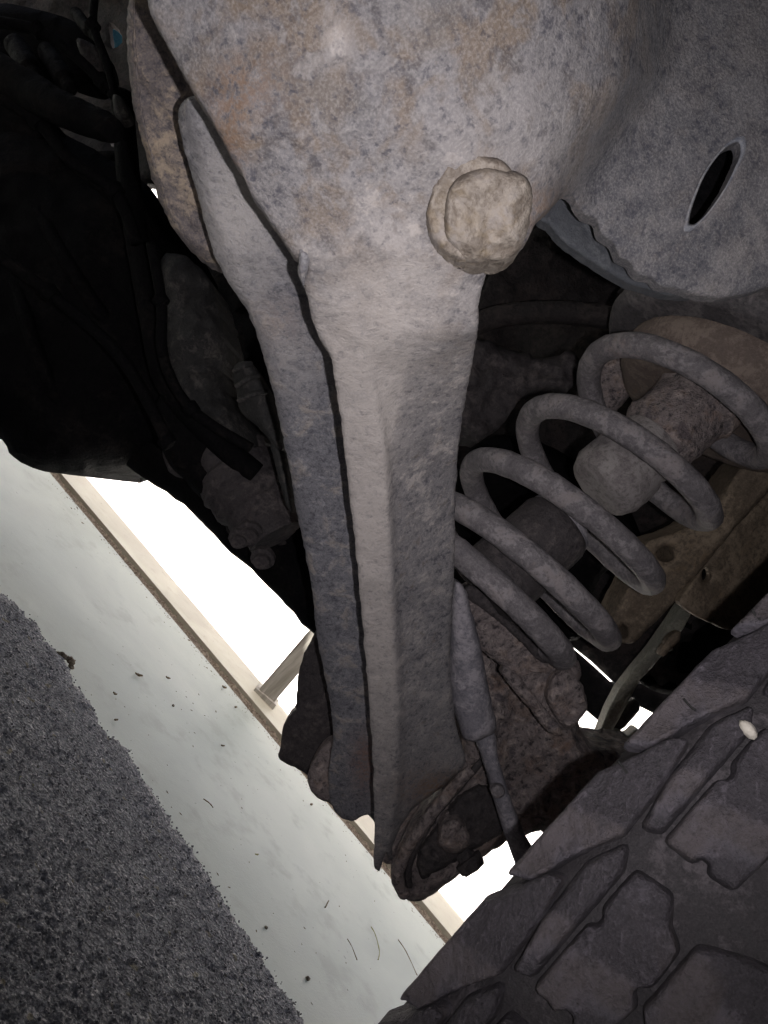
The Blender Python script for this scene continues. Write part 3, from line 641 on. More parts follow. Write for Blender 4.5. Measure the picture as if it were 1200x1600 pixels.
# ---- spring perch and axle end
perch = relief('spring_perch', [(716, 935), (728, 918), (748, 914), (768, 930), (800, 962), (832, 1000), (852, 1030), (880, 1030), (903, 1036), (909, 1056), (902, 1068), (916, 1086), (914, 1112), (900, 1132), (878, 1140), (850, 1120), (812, 1080), (780, 1040), (745, 1010), (722, 980)],
               lambda x, y: .575 + (y - 1000) * .00012 + (x - 800) * .0001, M['rust'], car, thick=.03, step=6, rpx=10, rd=.006, jit=3, bumps=((40, .004), (160, .0018), (420, .0008)))
relief('perch_flange', [(722, 924), (735, 914), (752, 922), (800, 972), (856, 1030), (850, 1036), (800, 990), (750, 948), (728, 934)], lambda x, y: .562 + (y - 1000) * .00012 + (x - 800) * .0001, M['axle'], perch, thick=.008, step=5, rpx=4, rd=.002)
relief('perch_ear', [(866, 1058), (880, 1046), (896, 1050), (912, 1078), (916, 1106), (902, 1130), (884, 1136), (868, 1118), (856, 1096)], lambda x, y: .565 + (y - 1000) * .0001, M['rust'], perch, thick=.012, step=5, rpx=7, rd=.004, jit=2.5, bumps=((60, .003), (200, .0016)))
relief('perch_step', [(782, 1050), (790, 1040), (806, 1052), (836, 1088), (872, 1130), (880, 1150), (860, 1146), (830, 1110), (800, 1076)], lambda x, y: .574 + (y - 1000) * .0001, M['rust'], perch, thick=.012, step=5, rpx=5, rd=.003, jit=2)
kn_out = [(700, 1000), (740, 985), (790, 1030), (850, 1085), (905, 1128), (912, 1150), (924, 1166), (960, 1172), (1010, 1180), (1030, 1230), (960, 1280), (900, 1330), (872, 1330), (850, 1300), (815, 1306), (780, 1318), (752, 1330), (725, 1345), (700, 1320), (690, 1260), (705, 1200), (722, 1170), (710, 1120), (690, 1060)]
def d_kn(x, y): return .640 + (x - 700) * .00012 + np.clip(y - 1180, 0, 200) * .0002 + .0014 * np.sin((x - y) * .05)
kn = relief('steering_knuckle', kn_out, d_kn, M['rust'], car, thick=.07, step=7, rpx=40, rd=.022, jit=2.5, bumps=((22, .008), (70, .004), (200, .002), (480, .0008)))
kn['label'] = 'crusty brown rusted casting between the arm end and the tyre'
# bushing eye at the arm's lower end: wide shell, inner ring and pin
eye_out = [(727, 1196), (700, 1222), (662, 1262), (634, 1300), (616, 1336), (611, 1364), (618, 1390), (634, 1406), (652, 1408), (680, 1396), (720, 1364), (760, 1336), (792, 1312), (800, 1270), (790, 1210), (765, 1165), (745, 1170)]
eye = relief('bushing_eye', eye_out, lambda x, y: .655 + np.clip((1300 - y) / 300, 0, 1) * .01 + np.clip((x - 640) / 150, 0, 1) * .02, M['rust'], car, thick=.06, step=6, rpx=16, rd=.012, jit=2.0, bumps=((40, .0035), (150, .0018), (450, .0008)))
eye['label'] = 'rusty lower bushing eye, lowest part of the suspension'
def band(name, px, d, w, mat, par, r=.004, flat=1.0):
    pp = spline3([P(x, y, d + (dd_ if dd_ else 0)) for x, y, dd_ in px], 7); v, f = tube_geo(pp, r, 10, True, .0007, 150); return link(name, v, f, mat, par)
band('eye_rim', [(735, 1202, -.01), (700, 1240, -.016), (668, 1280, -.018), (642, 1316, -.018), (626, 1350, -.016), (622, 1376, -.012), (632, 1398, -.004)], .655, 1, M['rust'], eye, .0052)
band('eye_rim', [(727, 1190, -.02), (690, 1214, -.026), (655, 1246, -.028), (628, 1286, -.028), (612, 1326, -.026), (606, 1345, -.024)], .65, 1, M['arm_blue'] if False else M['rust'], eye, .0045)
band('seal_ring', [(760, 1180, 0), (722, 1225, -.006), (690, 1262, -.01), (666, 1296, -.01), (648, 1330, -.010), (638, 1360, -.006), (640, 1384, 0)], .648, 1, M['axle'], eye, .0028)
relief('eye_core', [(700, 1270), (730, 1236), (760, 1230), (780, 1262), (786, 1300), (748, 1322), (700, 1352), (660, 1372), (652, 1346), (672, 1306)], lambda x, y: .644 + (x - 650) * .00008, M['axle'], eye, thick=.02, step=5, rpx=12, rd=.005, jit=2.5, bumps=((50, .004), (200, .0018)))
relief('pinch_lump', [(690, 1290), (712, 1278), (730, 1292), (734, 1316), (716, 1334), (694, 1330), (684, 1312)], lambda x, y: .633 + 0 * x, M['rust'], eye, thick=.02, step=4, rpx=12, rd=.007, jit=2, bumps=((70, .003), (200, .0015)))
lathe('clamp_bolt', P(722, 1330, .66), P(742, 1360, .655), [(0, .001), (0, .0075), (.35, .0078), (.4, .0115), (.8, .0115), (1, .009), (1, .001)], M['axle'], eye, seg=18, amp=.0022)

# ---- shock absorber
shock_out = [(712, 908), (724, 916), (736, 950), (747, 992), (757, 1040), (764, 1076), (770, 1106), (776, 1134), (772, 1146), (756, 1154), (738, 1159), (726, 1154), (716, 1128), (706, 1100), (703, 1060), (704, 1000), (706, 950)]
def d_sh(x, y): 
    xc = lerp(y, [908, 1159], [716, 745]); return .515 + (y - 900) * .00018 + ((x - xc) / 36.) ** 2 * .012
sh = relief('shock_absorber', shock_out, d_sh, M['shock'], car, thick=.03, step=5, rpx=10, rd=.006, jit=1, bumps=((60, .001), (300, .0004)))
sh['label'] = 'dusty grey tapered shock absorber body right of the arm'
rod_out = [(744, 1152), (772, 1146), (778, 1180), (788, 1216), (800, 1252), (812, 1284), (824, 1312), (850, 1370), (822, 1392), (806, 1350), (790, 1308), (776, 1262), (762, 1212), (752, 1180)]
def d_rod(x, y):
    xc = lerp(y, [1150, 1300, 1390], [758, 803, 836]); return .585 + (y - 1150) * .00008 + ((x - xc) / 22.) ** 2 * .007
rod = relief('piston_rod', rod_out, d_rod, M['shock'], sh, thick=.016, step=4.5, rpx=6, rd=.004, jit=.8, bumps=((60, .0008), (300, .0004)))
relief('rod_boss', ring_pts(778, 1237, 11, 11, 10), lambda x, y: .583 + 0 * x, M['spring'], sh, thick=.008, step=3, rpx=4, rd=.003, jit=.6)

# ---- axle: tube, housing, boots, clamps
ax_ = empty('axle_assembly', P(300, 700, .82)); put(ax_, P(300, 700, .82), car)
hous = relief('differential_housing', [(-200, 300), (-150, 600), (-40, 660), (4, 690), (14, 708), (30, 722), (62, 734), (100, 741), (130, 743), (160, 737), (210, 730), (246, 726), (268, 734), (290, 730), (330, 690), (330, 560), (300, 420), (240, 300), (120, 220), (0, 180), (-120, 200)],
              lambda x, y: .74 + ((x - 80) / 300.) ** 2 * .05 + ((y - 500) / 300.) ** 2 * .03, M['black2'], ax_, thick=.2, step=10, rpx=90, rd=.10, jit=3, bumps=((12, .008), (50, .003)))
hous['label'] = 'bulging black differential housing, lower left'
for k, (a, b, c_) in enumerate((((60, 330), (130, 450), (228, 582)), ((20, 420), (60, 560), (120, 680)), ((110, 250), (200, 330), (262, 430)))):
    tube('casting_rib', [P(*a, .755), P(*b, .735), P(*c_, .77)], .007, M['black2'], hous, amp=.001, sc=60)
tub = tube('axle_tube', [P(240, 660, .85), P(330, 745, .82), P(430, 850, .80), P(540, 960, .78), P(640, 1060, .76), P(760, 1170, .72)], [.058, .042, .036, .036, .042, .05], M['black2'], ax_, seg=36, amp=.003, sc=40)
relief('oil_pan_flange', [(254, 700), (264, 690), (284, 704), (300, 730), (302, 748), (286, 748), (266, 738)], lambda x, y: .76 + 0 * x, M['axle'], ax_, thick=.03, step=5, rpx=6, rd=.006)
relief('cast_lobe', [(246, 420), (262, 396), (296, 404), (330, 440), (346, 490), (356, 540), (350, 590), (358, 620), (386, 660), (412, 694), (402, 720), (370, 712), (330, 670), (290, 640), (262, 600), (250, 540), (244, 470)], lambda x, y: .665 + ((x - 300) / 80.) ** 2 * .02, M['boot'], ax_, thick=.08, step=7, rpx=36, rd=.03, jit=3, bumps=((26, .010), (90, .004), (300, .001)))['label'] = 'dusty dark cast lobe behind the arm plate'
relief('dark_cover', [(240, 640), (262, 610), (300, 640), (350, 690), (380, 716), (360, 780), (330, 790), (290, 752), (262, 720)], lambda x, y: .70 + 0 * x, M['black2'], ax_, thick=.05, step=8, rpx=22, rd=.02)
bt = lathe('drive_boot', P(352, 700, .73), P(432, 840, .71), [(0, .012), (0, .030), (.10, .036), (.22, .034), (.26, .040), (.42, .042), (.46, .038), (.60, .040), (.66, .034), (.84, .033), (.9, .028), (1, .026), (1, .005)], M['axle'], ax_, amp=.003)
for k, (x, y, r) in enumerate(((392, 828, .012), (376, 836, .010), (412, 868, .011))):
    lathe('clamp_screw', P(x, y, .690), P(x - 4, y + 12, .680), [(0, .002), (0, r), (.5, r), (.6, r * .7), (1, r * .7), (1, .001)], M['axle'], bt, seg=14, amp=.001)
relief('clamp_tab', [(300, 720), (340, 745), (400, 800), (470, 860), (510, 950), (492, 962), (468, 936), (428, 884), (416, 893), (409, 889), (400, 866), (386, 854), (378, 856), (368, 850), (354, 830), (350, 810), (296, 748)], lambda x, y: .765 + 0 * x, M['fender'], ax_, thick=.03, step=5, rpx=8, rd=.006, jit=.4, sharp=True)
cv = relief('dust_boot', [(366, 572), (376, 565), (392, 566), (404, 582), (418, 610), (428, 640), (438, 668), (440, 704), (428, 696), (404, 668), (384, 652), (374, 640), (370, 612), (364, 590)], lambda x, y: .600 + ((x - lerp(y, [565, 700], [384, 432])) / 26.) ** 2 * .014, M['boot'], ax_, thick=.03, step=4, rpx=8, rd=.008, jit=.8, bumps=((120, .001), (400, .0006)))
cv['label'] = 'small ribbed dusty boot peeking out left of the arm plate'
for (a, b, c_) in (((366, 580), (380, 572), (392, 568)), ((370, 604), (388, 592), (404, 586)), ((373, 626), (396, 616), (416, 612))):
    tube('boot_rib', [P(*a, .602), P(*b, .593), P(*c_, .602)], .0022, M['boot'], cv, seg=8)
relief('link_stub', [(424, 690), (440, 700), (450, 740), (456, 800), (448, 790), (436, 750), (428, 716)], lambda x, y: .61 + 0 * x, M['boot'], ax_, thick=.02, step=5, rpx=5, rd=.005)
relief('axle_bracket', [(500, 985), (482, 1010), (466, 1052), (461, 1108), (444, 1132), (438, 1168), (436, 1184), (460, 1200), (484, 1214), (510, 1250), (540, 1270), (560, 1180), (560, 1000)], lambda x, y: .69 + (y - 1000) * .0001, M['rust'] if False else M['axle'], ax_, thick=.03, step=6, rpx=8, rd=.005, jit=2)['label'] = 'dark brown plate behind the arm plate bottom'
relief('bracket_cheek', [(516, 1160), (500, 1172), (486, 1196), (481, 1216), (486, 1236), (500, 1250), (516, 1254), (540, 1262), (556, 1200), (540, 1160)], lambda x, y: .668 + 0 * x, M['rust'], ax_, thick=.02, step=5, rpx=8, rd=.005)
relief('bushing_sleeve', [(556, 1150), (600, 1120), (640, 1160), (640, 1240), (610, 1290), (586, 1280), (560, 1250), (552, 1200)], lambda x, y: .69 + 0 * x, M['rust'], ax_, thick=.05, step=6, rpx=14, rd=.01)

# ---- dark parts, upper left
ub = empty('underbody', P(100, 200, .9)); put(ub, P(100, 200, .9), car)
tube('brake_pipe', [P(-40, 90, .66), P(40, 138, .64), P(100, 172, .62), P(150, 192, .61), P(178, 204, .60)], [.016, .015, .014, .012, .009], M['black2'], ub, seg=18, amp=.0015)
tube('stabilizer_bar', [P(190, 150, .72), P(203, 300, .70), P(222, 420, .69), P(240, 520, .68), P(262, 600, .68), P(330, 680, .68), P(400, 740, .69)], .0105, M['black2'], ub, seg=18, amp=.0008)
for k, (a, b, r) in enumerate((((24, 70), (58, 124), .011), ((74, 80), (112, 142), .010), ((118, 20), (150, 60), .006))):
    lathe('stud', P(a[0], a[1], .80), P(b[0], b[1], .76), [(0, .002), (0, r), (.75, r), (.8, r * .7), (.95, r * .7), (1, r * .5), (1, .001)], M['black2'], ub, seg=24, amp=.001)
for k, (pts, r) in enumerate((([(-30, 30), (60, 48), (120, 90), (160, 128), (196, 150)], .0045), ([(0, 150), (60, 190), (110, 250), (180, 300), (214, 380)], .0055), ([(150, -20), (146, 40), (164, 90), (180, 150), (186, 210)], .0035), ([(236, 380), (252, 470), (256, 560), (300, 640), (392, 700)], .0045), ([(-30, 380), (80, 460), (190, 560), (262, 690)], .005))):
    tube('hose', [P(x, y, .655 - .01 * k) for x, y in pts], r, M['black2'], ub, seg=10, amp=.0004, sc=120)
    for q in (1, 3):
        a = pts[q]; lathe('hose_clip', P(a[0] - 5, a[1] - 6, .655 - .01 * k), P(a[0] + 5, a[1] + 6, .655 - .01 * k), [(0, .002), (0, r * 1.5), (1, r * 1.3), (1, .002)], M['black2'], ub, seg=12)
relief('cable_bracket', [(120, 60), (150, 72), (176, 100), (180, 128), (160, 122), (134, 100)], lambda x, y: .70 + 0 * x, M['fender'], ub, thick=.008, step=5, rpx=4, rd=.003)
relief('flex_clip', [(178, 148), (190, 150), (200, 168), (201, 186), (190, 190), (180, 180)], lambda x, y: .62 + 0 * x, M['boot'], ub, thick=.01, step=4, rpx=4, rd=.003)
relief('cross_member', [(-200, 150), (-60, 130), (60, 170), (84, 190), (76, 220), (30, 245), (-60, 230), (-200, 260)], lambda x, y: .80 + 0 * x, M['black2'], ub, thick=.05, step=9, rpx=16, rd=.02)
relief('black_beam', [(-200, 20), (40, 10), (150, 60), (150, 120), (60, 100), (-200, 80)], lambda x, y: .95 + 0 * x, M['black'], ub, thick=.05, step=12, rpx=12, rd=.01)

# ---- liner behind everything, with the gaps that let daylight through
LD = 1.05
gap_top = [(170, 34), (186, 46), (191, 66), (176, 76), (172, 56)]; gap_mid = [(173, 208), (188, 209), (183, 230), (174, 228)]
gap_low = [(226, 290), (240, 288), (258, 334), (256, 352), (244, 352), (236, 326)]; gap_dot = [(203, 334), (209, 324), (213, 338)]; gap_spark = [(1069, 959), (1074, 957), (1078, 964), (1072, 966)]
liner_out = [(-500, 300), (-300, 560), (0, 620), (200, 690), (300, 690), (352, 744), (420, 812), (500, 905), (560, 990), (700, 1005), (830, 1006), (893, 1009), (930, 1038), (963, 1069), (985, 1062), (1006, 1060), (1058, 1082), (1300, 1160), (1700, 900), (1700, -100), (1300, -500), (600, -700), (-200, -400), (-500, -100)]
liner = relief('inner_fender', liner_out, lambda x, y: 1.04 / (1 + .26 * ((x - 600) * RC + (y - 800) * RS) / F) + .012 * np.sin(x * .011) * np.cos(y * .013), M['fender'], car, thick=.02, step=15, rpx=10, rd=.004, jit=.5, sharp=True, holes=[gap_top, gap_mid, gap_low, gap_dot, gap_spark], bumps=((9, .02), (30, .006)))
for v_ in liner.data.vertices:
    v_.co.z = min(v_.co.z, .972 - world_loc(liner).z)
relief('bumper_panel', [(884, 1006), (899, 1016), (930, 1043), (961, 1072), (985, 1070), (1010, 1068), (1056, 1088), (1120, 1110), (1110, 1150), (1020, 1114), (992, 1100), (975, 1092), (955, 1120), (940, 1130), (925, 1118), (905, 1100), (880, 1080), (820, 1030)], lambda x, y: 1.12 + 0 * x, M['black'], car, thick=.03, step=10, rpx=5, rd=.004, jit=.3, sharp=True)
relief('left_guard', [(-500, 260), (-200, 200), (100, 240), (190, 240), (200, 300), (214, 420), (240, 480), (300, 600), (360, 700), (300, 740), (100, 640), (-300, 600)], lambda x, y: .93 + 0 * x, M['black'], car, thick=.02, step=16, rpx=10, rd=.01, bumps=((12, .015),), holes=[])
relief('blue_sky_plate', [(150, 20), (210, 20), (210, 90), (150, 90)], lambda x, y: 1.35 + 0 * x, M['blue'], car, thick=.01, step=12, sharp=True)  # added plate whose blue stands in for sky through the gap
relief('yellow_gap_plate', [(236, 322), (270, 318), (270, 370), (240, 370)], lambda x, y: 1.15 + 0 * x, M['yellow'], car, thick=.01, step=8, sharp=True)  # added plate whose yellow stands in for coloured daylight in the gap
# inner arch pieces seen past the spring
relief('arch_panel', [(770, 420), (800, 395), (850, 350), (900, 400), (960, 440), (975, 446), (942, 500), (900, 492), (820, 480), (750, 488)], lambda x, y: .78 + (x - 750) * .0002, M['fender'], car, thick=.03, step=8, rpx=8, rd=.006, bumps=((20, .008), (70, .003)))
relief('arch_panel', [(980, 440), (1020, 448), (1100, 462), (1300, 430), (1300, 620), (1200, 560), (1090, 478), (1000, 452)], lambda x, y: .66 + 0 * x, M['axle'], car, thick=.03, step=8, rpx=8, rd=.006, bumps=((20, .004), (90, .002)))
tube('brake_hose', [P(700, 530, .74), P(760, 500, .73), P(830, 488, .72), P(900, 490, .71), P(965, 498, .70), P(1010, 500, .70)], .0105, M['fender'], car, seg=16, amp=.0006)
relief('crusty_mount', [(720, 560), (750, 530), (800, 545), (850, 560), (890, 548), (915, 580), (890, 610), (850, 608), (815, 620), (790, 660), (740, 690), (715, 680)], lambda x, y: .70 + 0 * x, M['axle'], car, thick=.06, step=7, rpx=16, rd=.016, jit=4, bumps=((25, .016), (90, .006), (300, .0015)))
relief('shock_mount', [(930, 560), (975, 540), (1010, 566), (1000, 600), (975, 630), (940, 660), (920, 640)], lambda x, y: .66 + 0 * x, M['rust'], car, thick=.04, step=6, rpx=10, rd=.01, jit=2)
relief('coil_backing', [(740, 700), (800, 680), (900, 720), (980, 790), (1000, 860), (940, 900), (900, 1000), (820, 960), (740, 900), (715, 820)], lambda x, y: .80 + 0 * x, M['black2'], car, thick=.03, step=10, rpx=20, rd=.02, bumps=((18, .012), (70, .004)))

# ---- frame rail with holes, and its hanging bracket
rail = relief('frame_rail', [(1320, 560), (1240, 660), (1190, 700), (1150, 740), (1120, 790), (1060, 830), (1010, 850), (990, 900), (965, 950), (952, 985), (962, 1000), (985, 1006), (1010, 986), (1040, 956), (1075, 916), (1110, 872), (1160, 812), (1200, 770), (1320, 640)],
              lambda x, y: .70 + (y - 900) * .00015, M['rail'], car, thick=.05, step=7, rpx=7, rd=.004, jit=1, holes=[ring_pts(1040, 866, 14, 13, 10), ring_pts(974, 1012 - 24, 7, 12, 8)], bumps=((20, .003), (120, .0008)))
rail['label'] = 'ochre dusted frame rail right of the spring'
relief('rail_flange', [(1320, 640), (1200, 770), (1160, 812), (1110, 872), (1072, 922), (1062, 940), (1088, 962), (1118, 976), (1140, 984), (1200, 940), (1320, 860)], lambda x, y: .685 + (x - 1062) * .00035 + (y - 900) * .0001, M['rail'], rail, thick=.012, step=7, rpx=6, rd=.003, jit=1, holes=[ring_pts(1104, 898, 8, 12, 9)], bumps=((20, .003), (120, .0008)))
hb = relief('hanging_bracket', [(1072, 936), (1084, 950), (1068, 982), (1050, 1004), (1052, 1016), (1036, 1022), (1018, 1044), (1000, 1062), (984, 1092), (966, 1126), (952, 1150), (944, 1166), (930, 1164), (940, 1136), (952, 1106), (968, 1076), (990, 1048), (1020, 1012), (1048, 972)],
            lambda x, y: .80 + (y - 950) * .0004, M['pale_bracket'], rail, thick=.02, step=5, rpx=3, rd=.0015, jit=.25, sharp=True, bumps=((40, .0015), (150, .0006)))
hb['label'] = 'pale narrow bracket hanging from the frame rail'
relief('far_cream_patch', [(944, 1164), (958, 1140), (968, 1140), (980, 1150), (994, 1140), (1004, 1146), (984, 1172), (960, 1176)], lambda x, y: .90 + 0 * x, M['pale_bracket'], rail, thick=.02, step=4, rpx=3, rd=.002, jit=.5)  # added patch standing in for a cream surface far beyond the bracket
relief('bracket_plate', [(990, 1092), (1000, 1104), (984, 1128), (966, 1144), (950, 1150), (962, 1120)], lambda x, y: .905 + 0 * x, M['axle'], rail, thick=.01, step=4, rpx=3, rd=.002, jit=.8)
relief('dark_hanger', [(1062, 944), (1120, 976), (1150, 990), (1130, 1030), (1090, 1060), (1050, 1086), (1000, 1064), (1020, 1040), (1052, 1010)], lambda x, y: .93 + 0 * x, M['black'], rail, thick=.03, step=7, rpx=6, rd=.006, holes=[[(1068, 957), (1076, 955), (1080, 966), (1072, 969)]])
relief('rusty_clip', [(1052, 990), (1062, 986), (1062, 1000), (1050, 1012), (1036, 1026), (1030, 1022)], lambda x, y: .79 + 0 * x, M['rail'], rail, thick=.01, step=4, rpx=3, rd=.002)

# ---- unseen pan, sides and rear piece, added to block light
def box(name, lo, hi, mat, par):
    x0, y0, z0 = lo; x1, y1, z1 = hi
    return link(name, [(x0, y0, z0), (x1, y0, z0), (x1, y1, z0), (x0, y1, z0), (x0, y0, z1), (x1, y0, z1), (x1, y1, z1), (x0, y1, z1)],
                [(3, 2, 1, 0), (4, 5, 6, 7), (0, 1, 5, 4), (1, 2, 6, 5), (2, 3, 7, 6), (3, 0, 4, 7)], mat, par, smooth=False)
FE = 1.05     # front edge of the body over x=0
pan_z = .98
sl = dd.y / dd.x
V = []
for z in (pan_z, pan_z + .02):
    for x, y in ((-1.5, -2.6), (1.0, -2.6), (1.0, FE + 1.0 * sl), (-1.5, FE - 1.5 * sl)): V.append((x, y, z))
link('shade_pan', V, [(3, 2, 1, 0), (4, 5, 6, 7), (0, 1, 5, 4), (1, 2, 6, 5), (2, 3, 7, 6), (3, 0, 4, 7)], M['black'], car, smooth=False)  # added overhead, front edge shaped so its shadow ends near the ledge

box('side_light_block', (-1.50, -2.6, .42), (-1.42, .5, .975), M['black'], car)
box('side_light_block', (.92, -2.6, .38), (.99, -.2, .975), M['black'], car)
box('rear_light_block', (-1.41, -1.0, .36), (.91, -.85, .97), M['black'], car)  # sides and rear piece added out of view to hold back ambient light

# ------------------------------------------------------------------ tyre, steered so that its tread faces the camera
TR, TW = .392, .27; yaw = R_(30)
fwd = Vector((math.sin(yaw), math.cos(yaw), 0)); cam_g = R_(3.6); axl = Vector((math.cos(yaw), -math.sin(yaw), 0)) * math.cos(cam_g) + Vector((0, 0, math.sin(cam_g))); UP = axl.cross(fwd); UP = UP if UP.z > 0 else -UP
E = Vector((540 * .28 / F, .28, H)); TC = E + fwd * TR + axl * (TW / 2); TC.z = H - .022
whl = empty('wheel', TC); put(whl, TC, car)
def tyre_pt(w, ph, r): # w from inner shoulder, ph from the point that faces the camera, up positive
    return TC + axl * (w - TW / 2) + (-fwd * math.cos(ph) + UP * math.sin(ph)) * r
def crown(w): # tread radius across the width
    q = abs(w - TW / 2) / (TW / 2); return TR - .004 * q ** 2 - .010 * max(0, (q - .8) / .2) ** 2
def hit(x, y, drop=0.):
    o = Vector((0, 0, H)); d = (P(x, y, 1.) - o); oc = o - TC
    A = d - axl * d.dot(axl); B = oc - axl * oc.dot(axl); r = TR - drop
    for _ in range(3):
        a = A.dot(A); b = 2 * A.dot(B); c_ = B.dot(B) - r * r; disc = max(0, b * b - 4 * a * c_); t_ = (-b - math.sqrt(disc)) / (2 * a); p = o + d * t_
        w = (p - TC).dot(axl) + TW / 2; r = crown(min(max(w, 0), TW)) - drop
    q = p - TC; return w, math.atan2(q.dot(UP), -q.dot(fwd))
prof = []
DR = .0080
for k in range(-2, 41):
    w = TW * k / 38. if 0 <= k <= 38 else (0 if k < 0 else TW)
prof = [(.030, .205), (.012, .235), (-.004, .28), (-.008, .32), (-.004, .350), (.004, .368)] + [(w, crown(w) - DR) for w in np.linspace(.014, TW - .014, 26)] + [(TW - .004, .368), (TW + .004, .350), (TW + .008, .32), (TW + .004, .28), (TW - .012, .235), (TW - .03, .205)]
V, Fc = [], []; SEG = 260
for i in range(SEG):
    ph = 2 * math.pi * i / SEG
    for w, r in prof:
        p = tyre_pt(w, ph, r); p = p + (p - TC).normalized() * fbm(p, 60, 2.) * .0009; V.append(tuple(p))
n = len(prof)
for i in range(SEG):
    i2 = (i + 1) % SEG
    for j in range(n - 1): Fc.append((i * n + j, i * n + j + 1, i2 * n + j + 1, i2 * n + j))
tyre = link('tyre', V, Fc, M['tyre'], whl, origin=TC); tyre['label'] = 'chunky dusty all-terrain tyre'
lathe('rim', TC - axl * .11, TC + axl * .11, [(0, .05), (0, .20), (.08, .205), (.15, .185), (.8, .185), (.92, .205), (1, .20), (1, .05)], M['axle'], whl, seg=48)
# traced blocks
def block(poly, h=.006, inset=.0016, seed=0., name='tread_block', step=8):
    """poly in pixels -> block standing on the carcass; top follows the crown"""
    cen = np.mean(poly, 0); P2 = [hit(x, y) for x, y in poly]
    return block_w(P2, h, inset, seed, name)
def block_w(P2, h, inset, seed, name, mat=None, parent=None):
    pts = np.array([(w, ph * TR) for w, ph in P2]); 
    ar = sum(pts[i][0] * pts[(i + 1) % len(pts)][1] - pts[(i + 1) % len(pts)][0] * pts[i][1] for i in range(len(pts)))
    if ar < 0: pts = pts[::-1]
    q_ = sharp_loop([tuple(p * 10000) for p in pts], 13, 3.2)
    for _ in range(1): q_ = .25 * np.roll(q_, 1, 0) + .5 * q_ + .25 * np.roll(q_, -1, 0)
    loop = q_ / 10000.
    n = len(loop); cen = loop.mean(0)
    nx = np.roll(loop, -1, 0) - np.roll(loop, 1, 0); nrm = np.stack([-nx[:, 1], nx[:, 0]], 1); nrm /= np.linalg.norm(nrm, axis=1)[:, None] + 1e-9
    rings = [(loop - nrm * .0014, -h - .003), (loop - nrm * .0006, -h * .5), (loop, -.0012), (loop + nrm * .0006, -.0003), (loop + nrm * .0013, 0)]
    V2 = []; hh = []
    for lp, z in rings: V2 += [tuple(q) for q in lp]; hh += [z] * n
    last = rings[-1][0]; g = .0045
    gx, gy = np.meshgrid(np.arange(last[:, 0].min(), last[:, 0].max(), g), np.arange(last[:, 1].min(), last[:, 1].max(), g)); gx = gx.ravel(); gy = gy.ravel()
    m = inside(last, gx, gy); gx, gy = gx[m], gy[m]
    if len(gx): m = bdist([last], gx, gy) > g * .45; gx, gy = gx[m], gy[m]
    ov, oe, of, vi, _, _ = delaunay_2d_cdt([Vector(q) for q in list(map(tuple, last)) + list(zip(gx, gy))], [(i, (i + 1) % n) for i in range(n)], [], 1, 1e-7)
    base = 5 * n; V2 = V2[:base] + [(q.x, q.y) for q in ov]; hh = hh[:base] + [.00005] * len(ov)
    Fc = [(k * n + i, k * n + (i + 1) % n, (k + 1) * n + (i + 1) % n, (k + 1) * n + i) for k in range(4) for i in range(n)] + [tuple(base + j for j in f) for f in of]
    W3 = []
    for (w, s_), z in zip(V2, hh):
        ph = s_ / TR; p = tyre_pt(w, ph, crown(min(max(w, 0), TW)) + z); rdv = (p - TC - axl * (p - TC).dot(axl)).normalized()
        p = p + rdv * (fbm(p, 70, seed) * .0014 + fbm(p, 260, seed + 5) * .0007); W3.append(tuple(p))
    return link(name, W3, Fc, M['tread'] if mat is None else mat, parent or tyre, origin=None)
NP = 35; PITCH = 2 * math.pi / NP; S0 = .028
mm = lambda pts: [(a * .001, b * .001 / TR) for a, b in pts]
LUGS = [mm([(-3.5, 9), (4, 15), (11.5, 40), (17, 53), (16, 72), (12.5, 96), (7, 92), (2.5, 79), (-3.5, 64)]),
        mm([(15, 36), (17, 10), (20.5, -10), (25.5, -7), (25, 20), (24.5, 44), (20.5, 51)]),
        mm([(29, -8), (39, -7), (40, -3), (44, -3), (45, -6), (53, -4), (54.5, 14), (51, 17), (51, 20), (54, 23), (53, 38), (46, 42), (41, 50), (28.5, 47), (28.5, 30), (31, 27), (31, 23), (28.5, 21)]),
        mm([(57, 16), (70, 4), (84, 2), (100, 12), (126, 6), (129, 40), (112, 52), (98, 44), (84, 60), (68, 52), (57, 44)])]
HT = [.0080, .0062, .0080, .0080]
bi = 0
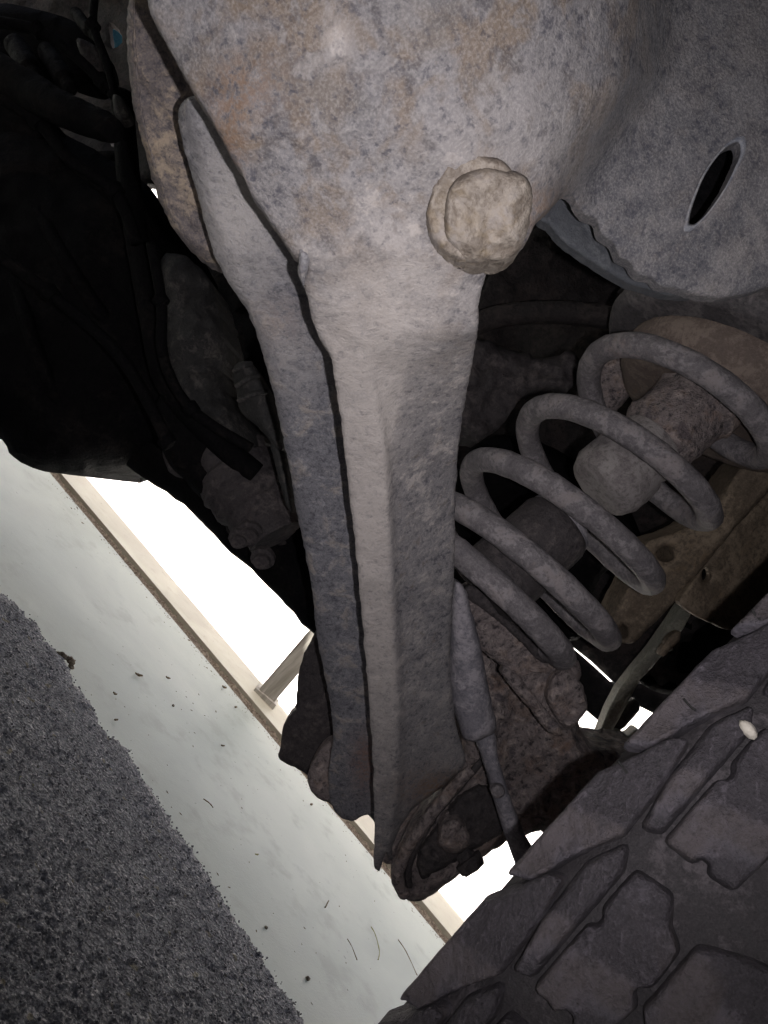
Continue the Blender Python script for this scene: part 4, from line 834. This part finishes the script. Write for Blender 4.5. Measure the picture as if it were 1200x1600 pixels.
for side in (0, 1):
    for r_, P2 in enumerate(LUGS):
        if side: P2 = [(TW - w, ph_ + .03 / TR) for w, ph_ in P2]
        proto = block_w(P2, HT[r_], .0016, r_ * 2. + 20 * side, 'tread_block'); l0 = world_loc(proto) - TC
        for i in range(NP):
            o = proto if i == 0 else proto.copy()
            if i: COL.objects.link(o)
            pc = S0 / TR + i * PITCH; rot = Matrix.Rotation(pc, 4, axl)
            if (rot @ (-fwd)).dot(-fwd * math.cos(pc) + UP * math.sin(pc)) < .999: rot = Matrix.Rotation(-pc, 4, axl)
            o.parent = tyre; o.location = rot @ l0; o.rotation_euler = rot.to_euler()
# sipes, vent nubs and mud
def on_tyre(x, y, up=.0): w, ph = hit(x, y); return tyre_pt(w, ph, crown(min(max(w, 0), TW)) + up)
for pts in ([(924, 1062), (934, 1078), (946, 1092)], [(1080, 1084), (1088, 1092), (1096, 1098)], [(1130, 942), (1140, 960), (1152, 970)], [(960, 1186), (972, 1202), (984, 1216)], [(956, 1188), (936, 1210), (922, 1226), (910, 1240)]):
    pass
for pts in ([(1174, 955), (1180, 964), (1188, 970)], [(1068, 1094), (1078, 1104), (1086, 1110)], [(966, 1190), (974, 1200), (980, 1208)]):
    tube('vent_nub', [on_tyre(x, y, .0006 + .0012 * (i == 0)) for i, (x, y) in enumerate(pts)], .0005, M['boot'], tyre, seg=6, m=3)
# pale stone stuck in the tread
q = on_tyre(1170, 1141, .0005)
V, Fc = [], []
for j in range(7):
    for i in range(9):
        th = math.pi * j / 6; phh = 2 * math.pi * i / 9; d = Vector((math.sin(th) * math.cos(phh) * .0040, math.sin(th) * math.sin(phh) * .003, math.cos(th) * .0024))
        V.append(tuple(q + d * (1 + .35 * noise.noise(d * 300))))
for j in range(6):
    for i in range(9): i2 = (i + 1) % 9; Fc.append((j * 9 + i, (j + 1) * 9 + i, (j + 1) * 9 + i2, j * 9 + i2))
tag(link('pebble', V, Fc, M['pebble']), 'pale stone chip stuck on the dusty tyre tread', 'stone')
